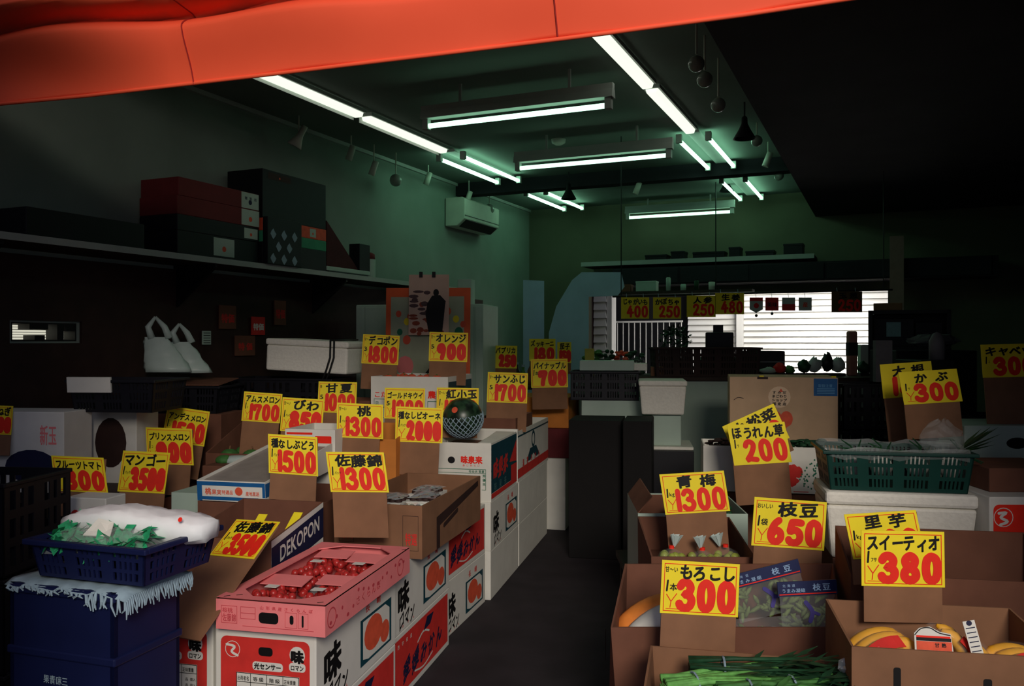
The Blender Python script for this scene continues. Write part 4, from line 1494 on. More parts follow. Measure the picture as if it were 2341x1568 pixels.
# pale cabinet behind the panel
YC = 6.75
cbx = (at(813, 700, YC).x, YC, 0)
w = (1126 - 813) / F * YC * 0.96
pc = empty('pale_cabinet', cbx, (0, 0, -0.22), label='pale greenish cabinet behind the display panel', cat='cabinet')
mb = MB()
h = ztop(697, YC)
mb.box(0, w, 0, 0.5, 0, h)
mb.build('cabinet_body', M['pale'], pc, bevel=0.01)
for x0, x1 in ((0.01, 0.075), (0.085, w * .5 - .005), (w * .5 + .005, w - 0.07), (w - .06, w - .01)):
    mb = MB()
    mb.box(x0, x1, -0.012, 0, 0.05, h - 0.02)
    mb.build('door_panel', M['pale'], pc, bevel=0.004)
mb = MB()
mb.box(w - .2, w - .18, -0.02, -0.012, h - .09, h - .07)
mb.build('handle', M['dark'], pc)
o = carton_px('small pale box standing on the greenish cabinet', 1046, 1077, 638, 6.85, 0.12, h, yaw=0.22, m='pale', open_=False, name='small_box')

# long foam box, cords, dark crates below it
fb = empty('foam_box', (at(606, 785, 5.35).x, 5.36, 1.165), (0, math.radians(2.5), -math.radians(16)), label='long white foam box on dark crates left of the dekopon card', cat='box')
w = 0.56
mb = MB()
mb.box(0, w, 0, 0.35, 0, 0.16)
mb.build('box_body', M['foam'], fb, bevel=0.012)
mb = MB()
mb.box(-.006, w + .006, -.006, 0.356, 0.16, 0.20)
mb.build('lid', M['foam'], fb, bevel=0.012)
mb = MB()
for x in (0.45, 0.475):
    mb.tube([(x, -.012, 0.205), (x + .004, -.016, 0.1), (x - .02, -.014, 0.02), (x - .05, -.03, -0.08)], 0.006, 6)
mb.tube([(0.45, -.012, 0.205), (0.45, 0.36, 0.208)], 0.006, 6)
mb.build('dark_cord', M['dark'], fb, smooth=True)
for q in range(4):
    basket('black plastic crate of the tall stack under the long foam box, %s' % ['lowest', 'second from below', 'third from below', 'topmost'][q], LD(-1.86, 2.55, 0.0) + Vector((0, 0, 0.28 * q)), YA, 0.72, 0.36, 0.274, m='dcrate', rows=3, groups=3, slots=4, taper=0.0, rim=0.004, group='black crates under the foam box', name='plastic_crate')

# plastic carrier bags
def carrier(label, px, py0, py1, wpx, Y, tilt):
    e = empty('plastic_bag', at(px, py1, Y), (0, 0, 0.2), label=label, cat='bag', group='white carrier bags on the left')
    W = wpx / F * Y
    Hh = (py1 - py0) / F * Y
    mb = MB()
    prof = []
    n = 12
    R = random.Random(label)
    for j in range(9):
        t = j / 8
        for i in range(n):
            a = 2 * math.pi * i / n
            sx = W * 0.5 * (1.0 - 0.55 * t ** 1.3)
            sy = W * 0.28 * (1.0 - 0.75 * t)
            prof.append((sx * math.cos(a) + tilt * t * Hh + R.uniform(-.008, .008), sy * math.sin(a) + R.uniform(-.008, .008), t * Hh * 0.62))
    mb.poly(prof, [(j * n + i, j * n + (i + 1) % n, (j + 1) * n + (i + 1) % n, (j + 1) * n + i) for j in range(8) for i in range(n)] + [tuple(range(n))[::-1]])
    o = mb.build('bag_body', M['pvc'], e, smooth=True)
    for s in (-1, 1):
        mb = MB()
        b0 = Vector((tilt * .62 * Hh + s * W * .18, 0, Hh * .60))
        mb.tube([b0, b0 + Vector((tilt * .1 - s * W * .02, s * .01, Hh * .2)), Vector((tilt * Hh, 0, Hh * 0.98))], [0.022, 0.018, 0.008], 8)
        mb.build('handle', M['pvc'], e, smooth=True)
    return e


carrier('pale carrier bag with raised handles, left one of the two on the left baskets', 385, 722, 850, 105, 4.95, -0.22)
carrier('pale carrier bag with raised handles, right one of the two on the left baskets', 440, 738, 852, 92, 5.1, -0.25)

# baskets, dim cartons at the left
stand('dark wooden side table along the left wall', (-2.56, 4.02, 0), 0.12, 0.74, 0.54, 0.62)
c1 = carton_px('dim white carton with a blue oval print at the far left', -50, 146, 940, 4.08, 0.22, 0.62, yaw=0.12, m='white', open_=False)
w, d, h = c1['size']
k = Ink()
k.disc(0.62 * w, 0.34 * h, 0.3 * w, 0.2 * h)
k.place('blue_oval', M['navy'], c1, (0, 0, 0), FX, FZ, 0.001)
k = Ink()
k.text('新玉', 0.72 * w, 0.62 * h, 0.1, 0.2 * w, off=0.02)
k.place('red_lettering', M['pink'], c1, (0, 0, 0), FX, FZ, 0.001)
c2 = carton_px('dim white carton with a large dark round print under the left basket', 150, 312, 935, 4.40, 0.20, 0.62, yaw=0.15, m='white', open_=False)
w, d, h = c2['size']
k = Ink()
k.disc(0.64 * w, 0.55 * h, 0.22 * w, 0.34 * h)
k.place('dark_round_print', M['brownd'], c2, (0, 0, 0), FX, FZ, 0.001)
k = Ink()
k.disc(0.2 * w, 0.55 * h, 0.08 * w, 0.1 * h)
k.place('red_spot', M['pred'], c2, (0, 0, 0), FX, FZ, 0.001)
zt1 = c2.location.z + c2['size'][2]
b1 = basket('dark slotted basket on the dim cartons at the far left', (at(170, 900, 4.2).x, 4.2, zt1 + .001), 0.10, 0.40, 0.30, 0.16, m='dcrate', rows=3, groups=3, slots=6)
c3 = carton_px('dim brown carton under the right slotted basket at the left wall', 322, 505, 945, 5.0, 0.30, 0.0, yaw=0.12, m='card2', open_=False)
zt2 = c3.location.z + c3['size'][2]
b2 = basket('dark slotted basket below the pale carrier bags', (at(338, 900, 5.02).x, 5.02, zt2 + .001), 0.10, 0.42, 0.30, 0.16, m='dcrate', rows=3, groups=3, slots=6)
mb = MB()
mb.box(0, 0.22, 0, 0.012, 0, 0.075)
mb.build('paper_notice', M['white'], loc=(at(155, 872, 4.17).x, 4.165, zt1 + 0.10), rot=(0.1, 0, -0.06), label='pale notice strip on the rim of the far left basket', cat='sign')
mb = MB()
mb.hexa([(0, 0, 0.0), (0.42, 0, 0.0), (0.42, 0.28, 0.03), (0, 0.28, 0.03), (0, 0, 0.005), (0.42, 0, 0.005), (0.42, 0.28, 0.035), (0, 0.28, 0.035)])
mb.build('folded_paper', M['card2'], loc=(at(342, 858, 5.02).x, 5.03, zt2 + 0.163), rot=(0, 0, -0.1), label='flat sheet of paper lying on the basket below the carrier bags', cat='paper')
# white and red carton under the tomato card
rc = carton_px('small white carton with red print under the fruit tomato card', 150, 242, 1136, 3.3, 0.12, ZB, yaw=0.2, m='white', open_=False)
w, d, h = rc['size']
k = Ink()
k.poly([(0.1 * w, 0.05 * h), (0.95 * w, 0.8 * h), (0.95 * w, 0.05 * h)])
k.disc(0.25 * w, 0.6 * h, 0.16 * w, 0.2 * h)
k.place('red_print', M['pred'], rc, (0, 0, 0), FX, FZ, 0.001)
stand('low dark wooden table under the tomato carton at the left', (-1.86, 3.22, 0), 0.2, 0.36, 0.2, ZB)

# black crates stacked at the left edge
for q in range(3):
    basket('black plastic crate of the stack at the left edge, %s' % ['lowest', 'middle', 'topmost'][q], (-2.06, 2.72, 0.302 * q), 0.10, 0.47, 0.34, 0.296, m='dcrate', rows=3, groups=3, slots=3, taper=0.0, rim=0.005, name='plastic_crate', group='black crates at the left edge')

# ---- navy crates, mat, basket and wrapped roll in the left foreground
def navy_crate(label, z):
    e = empty('plastic_crate', (-1.235, 2.10, z), (0, 0, -math.radians(18)), label=label, cat='crate', group='navy crates in the left foreground')
    w, d, h = 0.317, 0.225, 0.378
    mb = MB()
    mb.box(0, w, 0, d, 0, 0.01)
    mb.box(0, w, d - .012, d, 0, h)
    mb.box(0, 0.012, 0, d, 0, h)
    mb.box(w - .012, w, 0, d, 0, h)
    mb.box(0, w, 0.0, .012, 0, 0.05)
    # front with a long recess and an arched hole
    mb.box(0, w, 0, .012, 0.205, h)
    mb.box(0, 0.07, 0, .012, 0.05, 0.205)
    mb.box(0.235, w, 0, .012, 0.05, 0.205)
    mb.box(0.07, 0.235, 0, .012, 0.10, 0.205)
    n = 10
    for i in range(n):
        a0, a1 = math.pi * i / n, math.pi * (i + 1) / n
        x0, x1 = 0.152 - 0.06 * math.cos(a0), 0.152 - 0.06 * math.cos(a1)
        z0, z1 = 0.05 + 0.042 * math.sin(a0), 0.05 + 0.042 * math.sin(a1)
        mb.hexa([(x0, 0, z0), (x1, 0, z1), (x1, .012, z1), (x0, .012, z0), (x0, 0, 0.10), (x1, 0, .10), (x1, .012, .10), (x0, .012, .10)])
    mb.box(0.07, 0.092, 0, .012, 0.05, 0.10)
    mb.box(0.212, 0.235, 0, .012, 0.05, 0.10)
    mb.build('crate_body', M['crate'], e)
    for zz in (0.355, 0.205):
        mb = MB()
        mb.box(-.006, w + .006, -.006, d + .006, zz, zz + .02)
        if zz > .3:
            mb.build('rim', M['crate'], e, bevel=0.004)
        else:
            mb.build('ridge', M['crate'], e, bevel=0.004)
    k = Ink()
    k.text('三和青果', 0.105, 0.145, 0.022, 0.075, off=0.02)
    k.v = [(0.285 - x, y) for x, y in k.v]
    k.f = [f[::-1] for f in k.f]
    k.place('pale_lettering', M['cloth'], e, (0, 0, 0), FX, FZ, 0.001)
    return e


navy_crate('navy plastic crate in the left foreground, lower one on the floor', 0.0)
navy_crate('navy plastic crate with pale lettering in the left foreground under the frayed mat', 0.378)
ZN = 0.757
mt = empty('frayed_mat', (-1.235, 2.10, ZN), (0, 0, -math.radians(18)), label='pale frayed cloth mat between the navy crate and the navy basket', cat='mat')
R = random.Random(2)
mb = MB()
nx, ny = 24, 10
pts = []
for j in range(ny + 1):
    for i in range(nx + 1):
        x = -0.01 + 0.355 * i / nx
        y = -0.008 + 0.23 * j / ny
        over = max(0, x - 0.312)
        z = 0.004 - 1.5 * over ** 1.4 + 0.002 * math.sin(i * 1.7 + j)
        y2 = y + over * 0.35
        if j == 0:
            z -= 0.010 + 0.004 * math.sin(i * .9)
        pts.append((x, y2, z))
mb.poly(pts, [(j * (nx + 1) + i, j * (nx + 1) + i + 1, (j + 1) * (nx + 1) + i + 1, (j + 1) * (nx + 1) + i) for j in range(ny) for i in range(nx)])
o = mb.build('cloth', M['cloth'], mt, smooth=True)
s = o.modifiers.new('thickness', 'SOLIDIFY')
s.thickness = 0.003
mb = MB()
for i in range(nx * 2 + 1):       # front fringe, short to the left, long at the corner
    q = i / (nx * 2)
    a = Vector(pts[min(nx, i // 2)])
    L = 0.010 if q < 0.70 else 0.035
    if R.random() < 0.8:
        mb.tube([a, a + Vector((R.uniform(-.004, .010), -0.004, -L * .5)), a + Vector((R.uniform(-.006, .016), -.004, -L * R.uniform(.7, 1.2)))], [0.0035, 0.003, 0.0015], 5)
for j in range(ny * 4 + 1):       # side fringe
    t = j / 4
    j0 = min(int(t), ny - 1)
    a = Vector(pts[j0 * (nx + 1) + nx]).lerp(Vector(pts[(j0 + 1) * (nx + 1) + nx]), t - j0)
    mb.tube([a, a + Vector((.005, R.uniform(-.004, .006), -.018)), a + Vector((.008, R.uniform(-.006, .010), -.036 * R.uniform(.8, 1.2)))], [0.0035, 0.003, 0.0015], 5)
mb.build('fringe', M['cloth'], mt, kind='stuff')

nb = basket('navy slotted basket of wrapped greens in the left foreground', (-1.168, 2.110, ZN + 0.012), math.radians(18), 0.315, 0.235, 0.094, m='crate', rows=3, groups=3, slots=5, taper=0.016)
nbm = nb.rotation_euler.to_matrix()
wrp = empty('wrapped_roll', nb.location + nbm @ Vector((0.165, 0.155, 0.108)), (0, math.radians(-1.5), -math.radians(13)), label='long white wrapped roll lying on top of the navy basket', cat='package')
mb = MB()
n, m_ = 14, 16
pts = []
for j in range(n + 1):
    t = j / n
    x = -0.205 + 0.41 * t
    e_ = min(1.0, 3.2 * min(t, 1 - t) + 0.5) ** 0.6
    for i in range(m_):
        a = 2 * math.pi * i / m_
        c, s_ = math.cos(a), math.sin(a)
        sq = lambda q: math.copysign(abs(q) ** 0.7, q)
        pts.append((x, 0.062 * sq(c) * e_, 0.036 * sq(s_) * e_ * (0.80 + 0.3 * t) + 0.012 * math.sin(t * 5) + 0.004 * math.sin(i * 2.2 + j * 1.3)))
mb.poly(pts, [(j * m_ + i, (j + 1) * m_ + i, (j + 1) * m_ + (i + 1) % m_, j * m_ + (i + 1) % m_) for j in range(n) for i in range(m_)] + [tuple(range(m_)), tuple(range(n * m_, n * m_ + m_))[::-1]])
mb.build('wrapping', mat('white_wrap', (236, 240, 240), 0.5, 0.05, 12, bump=0.3), wrp, smooth=True)
k = Ink()
k.disc(0, 0, 0.006)
k.place('red_mark', M['red'], wrp, (0.16, -0.058, 0.024), FX, (0, .45, .9), 0.003)
for q, (x, y, L, c) in enumerate(((0.10, 0.045, 0.16, 'vegbag'), (0.21, 0.05, 0.14, 'vegbag'), (0.045, 0.10, 0.12, 'vegbag'))):
    o = empty('bag_of_greens', nb.location + nbm @ Vector((x, y, 0.070)), (0.25, 0, -0.1 - .2 * q), label='green vegetables in a clear bag in the navy basket, %s' % ['front left', 'front middle', 'rear left'][q], cat='bag', group='bagged greens in the navy basket')
    R = random.Random(q + 20)
    mb = MB()
    for i in range(90):
        a = Vector((R.uniform(-L * .5, L * .5), R.uniform(-.045, .045), R.uniform(0.0, .034)))
        d = Vector((R.uniform(-1, 1), R.uniform(-1, 1), R.uniform(-.5, .7))).normalized() * R.uniform(.02, .035)
        s_ = d.cross(Vector((R.uniform(-.4, .4), R.uniform(-.4, .4), 1))).normalized() * R.uniform(.008, .015)
        mb.poly([a - d, a + s_ + Vector((0, 0, .006)), a + d, a - s_], [(0, 1, 2), (0, 2, 3)])
    mb.build('leaves', mat('jade_leaf', (40, 150, 100), 0.5, 0.35, 40), o, smooth=True, kind='stuff')
    mb = MB()
    pts = []
    for j in range(6):
        for i in range(9):
            u, v = i / 8, j / 5
            pts.append((-L * .55 + u * L * 1.1, -.045 + .09 * v, 0.048 * math.sin(3.1 * u) ** .5 * math.sin(3.1 * v + .03) ** .5 + R.uniform(0, .008)) if 0 < u < 1 and 0 < v < 1 else (-L * .55 + u * L * 1.1, -.045 + .09 * v, 0.0))
    mb.poly(pts, [(j * 9 + i, j * 9 + i + 1, (j + 1) * 9 + i + 1, (j + 1) * 9 + i) for j in range(5) for i in range(8)])
    mb.build('clear_film', mat('thin_bag', (225, 235, 232), 0.25, 0.0, alpha=0.16, spec=0.8), o)
mb = MB()
mb.hexa([(0, 0, 0), (0.075, 0, 0), (0.07, .03, .02), (0.03, .03, .03), (0, 0, .003), (0.075, 0, .003), (0.07, .03, .023), (0.03, .03, .033)])
mb.build('paper_tag', M['white'], loc=nb.location + nbm @ Vector((0.11, 0.025, 0.100)), rot=(.35, 0, -.2), label='pale folded paper slip on the greens in the navy basket', cat='paper')

# ------------------------------------------------------------------ shelf on the left wall
SW = 0.36
ZS = 1.86
shf = empty('gift_shelf', B(-4.15, 2.3, ZS - 0.035), (0, 0, math.pi / 2 - TH), label='long dark shelf along the left wall, loaded with gift boxes', cat='shelf')
mb = MB()
mb.box(0, 5.2, -SW, 0, 0, 0.028)
mb.build('shelf_board', M['wood'], shf)
mb = MB()
mb.box(0, 5.2, -SW - 0.006, -SW, 0.0, 0.035)
mb.build('metal_edge', M['steel'], shf)
for x in (0.4, 1.8, 3.2, 4.7):
    mb = MB()
    mb.hexa([(x, -SW + .02, -.02), (x + .02, -SW + .02, -.02), (x + .02, 0, -.28), (x, 0, -.28), (x, -SW + .02, 0), (x + .02, -SW + .02, 0), (x + .02, 0, 0), (x, 0, 0)])
    mb.build('bracket', M['dark'], shf)


def on_shelf(px, off=SW - 0.02):
    """point of the shelf front row seen at image column px: distance along the wall"""
    x = (px - CX) / F
    u = UL + off
    Y = u / (math.cos(TH) * x - math.sin(TH))
    return x * Y * math.sin(TH) + Y * math.cos(TH), Y


def gift(label, px0, px1, z0, z1, m, dep=0.30, off=SW - 0.02, lab=None, lcol='pale', group='gift boxes on the left shelf'):
    v0, Y0 = on_shelf(px0, off)
    v1, Y1 = on_shelf(px1, off)
    e = empty('gift_box', B(UL + off, v0, z0), (0, 0, math.pi / 2 - TH), label=label, cat='box', group=group)
    L = v1 - v0
    mb = MB()
    mb.box(0, L, 0.0, dep, 0, z1 - z0)
    mb.build('box_body', M[m] if isinstance(m, str) else m, e, bevel=0.004)
    if lab:
        x0, x1, k0, k1, txt = lab
        k = Ink()
        k.rect(x0 * L, k0 * (z1 - z0), x1 * L, k1 * (z1 - z0))
        k.place('label', M[lcol], e, (0, 0, 0), FX, FZ, 0.001)
        k = Ink()
        hh = (z1 - z0) * (k1 - k0)
        if txt:
            k.text(txt, (x0 + .03) * L, (z1 - z0) * k0 + hh * .55, hh * .22, (x1 - x0) * L * .8, off=0.02)
        k.disc((x0 + x1) / 2 * L, (z1 - z0) * k0 + hh * .4, hh * .16)
        k.place('label_print', M['orange'] if not txt else M['navy'], e, (0, 0, 0), FX, FZ, 0.0015)
    return e


zz = lambda py, px: ztop(py, on_shelf(px)[1])
gift('dark gift box with a pale label, bottom of the left shelf pile', 405, 590, ZS, ZS + 0.14, 'dcrate', lab=(0.42, 0.68, 0.12, 0.92, ''))
gift('black gift box third from the top of the left pile on the shelf', 405, 592, ZS + .14, ZS + .235, 'dcrate', lab=(0.80, 0.98, 0.15, 0.85, ''))
gift('red gift box second from the top of the left pile with a pale end label', 405, 593, ZS + .235, ZS + .345, mat('maroon_box', (104, 34, 36), 0.7, 0.1), lab=(0.76, 0.995, 0.04, 0.97, ''))
gift('red gift box topmost of the left pile with a pale lettered end', 408, 592, ZS + .345, ZS + .455, MATS['maroon_box'], lab=(0.76, 0.995, 0.04, 0.97, '贈答用'))
gift('low dark boxes lying at the street end of the shelf', 60, 330, ZS, ZS + 0.14, 'dcrate', lab=None)
gift('black gift box at the bottom of the tall black pile on the shelf', 600, 746, ZS, ZS + 0.15, 'dcrate', lab=None)
gift('green banded gift box in the tall black pile on the shelf', 600, 746, ZS + .15, ZS + .225, mat('jade_box', (60, 150, 110), 0.7, 0.1))
gift('orange banded gift box with a pale round seal in the tall black pile', 600, 746, ZS + .225, ZS + .31, M['orange'], lab=(0.72, 0.82, 0.15, 0.85, ''))
gift('large black gift box topmost of the tall black pile on the shelf', 600, 745, ZS + .31, ZS + .64, 'dcrate', lab=(0.08, 0.42, 0.82, 0.95, ''), lcol='brownd')
# patterned wrapped gift in front
e = gift('black and white leaf patterned parcel standing before the tall black pile', 612, 690, ZS, ZS + 0.315, 'dcrate', dep=0.042, off=SW + 0.03)
L = on_shelf(690, SW + .03)[0] - on_shelf(612, SW + .03)[0]
k = Ink()
R = random.Random(6)
for r_ in range(4):
    for c_ in range(3):
        cx0 = (c_ + 0.5 + 0.5 * (r_ % 2)) * L / 3.2
        cz = 0.02 + r_ * 0.082
        cz += 0.02
        if 0.03 < cx0 < L - 0.03 and cz < 0.28:
            k.poly([(cx0 - .03, cz), (cx0 - .016, cz - .02), (cx0, cz - .036), (cx0 + .018, cz - .018), (cx0 + .03, cz), (cx0 + .014, cz + .016), (cx0, cz + .036), (cx0 - .018, cz + .02)])
k.place('leaf_pattern', M['cloth'], e, (0, 0, 0), FX, FZ, 0.001)
v0, Y0 = on_shelf(757)
bk = MB()
bk.poly([(0, 0, 0), (0.42, 0, 0), (0, 0, 0.34), (0, .06, 0), (0.42, .06, 0), (0, .06, 0.34)], [(0, 1, 2), (3, 5, 4), (0, 3, 4, 1), (1, 4, 5, 2), (2, 5, 3, 0)])
bk.build('folded_pennant', mat('wine_cloth', (70, 20, 26), 0.8, 0.15), loc=B(UL + SW - .06, v0, ZS + 0.05), rot=(0, 0, math.pi / 2 - TH), label='dark red triangular board standing on white sheets on the left shelf', cat='board')
gift('flat white sheets lying at the inner end of the left shelf', 748, 846, ZS + 0.012, ZS + 0.045, 'pale', dep=0.28)
gift('thin dark tray under the white sheets on the left shelf', 752, 842, ZS, ZS + 0.012, 'dcrate', dep=0.28)
gift('small dark box behind the red capped tin on the left shelf', 822, 846, ZS + 0.045, ZS + 0.26, 'dcrate', dep=0.10, off=SW - .04)
v0, Y0 = on_shelf(857)
e = empty('tin', B(UL + SW - .09, v0, ZS), label='grey tin with a dark red cap at the inner end of the left shelf', cat='tin')
MB().lathe([(0.001, 0), (.065, 0), (.065, .15), (0.001, .15)], 20).build('tin_body', M['pale'], e, smooth=False)
MB().lathe([(0.001, .15), (.062, .15), (.06, .19), (.04, .205), (0.001, .205)], 20).build('cap', MATS['maroon_box'], e, smooth=True)
# small dim papers hanging on the wall below the shelf
R = random.Random(12)
for i, (px, py, w, h, c) in enumerate(((520, 725, .16, .16, 'card2'), (590, 745, .14, .13, 'pred'), (640, 715, .13, .18, 'card2'), (472, 772, .075, .09, 'pale'), (560, 790, .20, .14, 'card2'))):
    x = (px - CX) / F
    Y = (UL + .035) / (math.cos(TH) * x - math.sin(TH))
    p = at(px, py, Y)
    e = empty('wall_notice', p, (0, 0, math.pi / 2 - TH), label=['dim brownish notice on the left wall under the shelf, beside the red one', 'dim red notice on the left wall under the shelf', 'tall dim notice with red print on the left wall nearest the cabinet', 'small pale slatted vent on the left wall beside the carrier bags', 'wide dim notice low on the left wall above the foam box'][i], cat='notice', group='dim notices on the left wall')
    mb = MB()
    mb.box(-w / 2, w / 2, -.004, .004, -h / 2, h / 2)
    mb.build('sheet', M[c], e)
    k = Ink()
    if i == 3:
        for q in range(5):
            k.rect(-w * .42, -h * .4 + q * h * .18, w * .42, -h * .4 + q * h * .18 + h * .05)
        k.place('slats', M['dark'], e, (0, -.004, 0), FX, FZ, 0.001)
    else:
        k.text('特価', -w * .4, -h * .2, h * .4, w * .8, off=0.03)
        k.place('print', M['pred'] if c != 'pred' else M['white'], e, (0, -.004, 0), FX, FZ, 0.001)
# ------------------------------------------------------------------ right side goods
Y13 = math.radians(13)
stand('low dark wooden platform under the right hand cartons', (0.55, 3.12, 0), 0.0, 1.18, 1.40, 0.24)
ZR = 0.24

# front carton of leafy stalks
x0, w = span(1440, 1852, 2.16, Y13)
g = carton('open brown carton of green stalks at the very front, before the sweet corn carton', (x0 + .045, 2.08, 0), Y13, 0.435, 0.34, 0.455, m='card', flare=0.03, hb=0.475)
gm = g.rotation_euler.to_matrix()
R = random.Random(31)


def stalks(label, x, y, z, L, ang, mname, n=14, tip='vegd', seed=1, spread=0.03, r=0.008):
    e = empty('stalk_bundle', g.location + gm @ Vector((x, y, z)), (0, 0, ang), label=label, cat='vegetable', group='green stalk bundles in the front carton')
    R = random.Random(seed)
    mb = MB()
    for i in range(n):
        a = Vector((-L / 2, R.uniform(-spread, spread), R.uniform(-spread * .6, spread * .6)))
        b = a + Vector((L * .5, R.uniform(-.012, .012), R.uniform(-.004, .01)))
        c = Vector((L * .95, a.y * 1.5 + R.uniform(-.02, .02), a.z + R.uniform(-.01, .015)))
        mb.tube([a, b, c], [r, r * .9, r * .35], 7)
    mb.build('stalks', M[mname], e, smooth=True)
    mb = MB()
    for i in range(n * 3):
        c = Vector((L * R.uniform(.35, .95), R.uniform(-spread, spread) * 1.6, R.uniform(-.02, .035)))
        d = Vector((R.uniform(.05, .12), R.uniform(-.05, .05), R.uniform(-.02, .03)))
        nrm = Vector((0, 0, 1)).cross(d).normalized() * R.uniform(.006, .014)
        mb.poly([c, c + d * .5 + nrm, c + d, c + d * .5 - nrm], [(0, 1, 2, 3)])
    mb.build('leaves', M[tip], e)
    mb = MB()
    mb.tube([(-L * .12, spread * 1.2 * math.cos(t), spread * 1.0 * math.sin(t)) for t in [2 * math.pi * k / 12 for k in range(13)]], 0.003, 5)
    mb.build('tie', M['cloth'], e)
    return e


pos = ['front row, farthest to the street side', 'front row middle', 'lying behind the bright one', 'rear, dark leaved', 'rear corner, dark leaved', 'bright one at the right end']
stalks('bright green stalk bundle in the front carton, nearest the aisle, lower', 0.11, 0.10, 0.435, 0.22, 0.15, 'vegb', 18, 'veg', 1)
stalks('bright green stalk bundle in the front carton, nearest the aisle, upper', 0.12, 0.19, 0.450, 0.22, 0.22, 'vegb', 18, 'vegd', 2)
stalks('dark leafy stalk bundle along the back of the front carton', 0.20, 0.27, 0.465, 0.24, -0.1, 'vegd', 16, 'vegd', 3, r=.006)
stalks('dark leafy stalk bundle in the middle of the front carton', 0.26, 0.18, 0.445, 0.22, 0.05, 'veg', 18, 'vegd', 4)
stalks('dark leafy stalk bundle along the front edge of the front carton', 0.25, 0.08, 0.44, 0.24, -0.05, 'vegd', 18, 'vegd', 5)
stalks('pale green stalk bundle at the far end of the front carton', 0.36, 0.23, 0.445, 0.14, 0.1, 'veg', 12, 'vegd', 6)

# sweet corn carton
w = 0.66
mz = empty('carton', (0.335, 2.60, 0.0), (0, 0, 0), label='wide open brown carton behind the sweet corn card, flaring to the top', cat='box')
hf, hbk = 0.475, 0.565
v = [(0.0, 0, 0), (w, 0, 0), (w, 0.36, 0), (0.0, 0.36, 0), (-0.034, -.0, hf), (w + .008, 0, hf), (w + .135, 0.40, hbk), (0.062, 0.40, hbk)]
vi = [(.007, .007, .007), (w - .007, .007, .007), (w - .007, .353, .007), (.007, .353, .007), (-.027, .007, hf), (w + .001, .007, hf), (w + .128, .393, hbk), (.069, .393, hbk)]
mb = MB()
mb.poly(v + vi, [(3, 2, 1, 0), (8, 9, 10, 11)] + [(i, (i + 1) % 4, 4 + (i + 1) % 4, 4 + i) for i in range(4)] +
        [(8 + (i + 1) % 4, 8 + i, 12 + i, 12 + (i + 1) % 4) for i in range(4)] + [(4 + i, 4 + (i + 1) % 4, 12 + (i + 1) % 4, 12 + i) for i in range(4)])
mb.build('carton_body', M['card2'], mz)
k = Ink()
k.rrect(-0.008, 0.30, 0.012, 0.40, 0.006)
k.place('hand_slot', M['brownd'], mz, (-0.032, 0.2, 0.0), (0.24, 1, 0.2), (0, 0, 1), 0.004)
mb = MB()
mb.box(0.02, w - .01, 0.02, 0.34, 0.33, 0.335)
mb.build('inner_pad', M['card2'], mz)
# corn pack at the aisle end
for q, (x, y, z, a) in enumerate(((0.15, 0.085, 0.462, 0.6), (0.13, 0.155, 0.468, 0.55))):
    e = empty('corn_cob', mz.location + Vector((x, y, z)), (0, -0.42, a - .45), label='%s corn cob in pale husk at the aisle end of the sweet corn carton' % ['front', 'rear'][q], cat='corn', group='corn cobs')
    mb = MB()
    pts = []
    for j in range(9):
        t = j / 8
        r = 0.058 * (math.sin(math.pi * (0.16 + 0.80 * t)) ** .75)
        for i in range(12):
            a_ = 2 * math.pi * i / 12
            pts.append((-0.13 + .26 * t, r * math.cos(a_) * (1 + .05 * math.sin(3 * a_)), r * math.sin(a_)))
    mb.poly(pts, [(j * 12 + i, (j + 1) * 12 + i, (j + 1) * 12 + (i + 1) % 12, j * 12 + (i + 1) % 12) for j in range(8) for i in range(12)] + [tuple(range(12)), tuple(range(96, 108))[::-1]])
    mb.build('husk', M['white'] if q == 0 else mat('corn_orange', (238, 140, 60), 0.5, 0.15, 18), e, smooth=True)
    mb = MB()
    for i in range(9):
        y = R.uniform(-.02, .02)
        mb.tube([(0.11, y * .4, y * .3), (0.15, y, R.uniform(-.01, .02)), (0.17, y * 1.5, R.uniform(-.02, .02))], [.003, .002, .001], 5)
    mb.build('silk', M['card'], e)
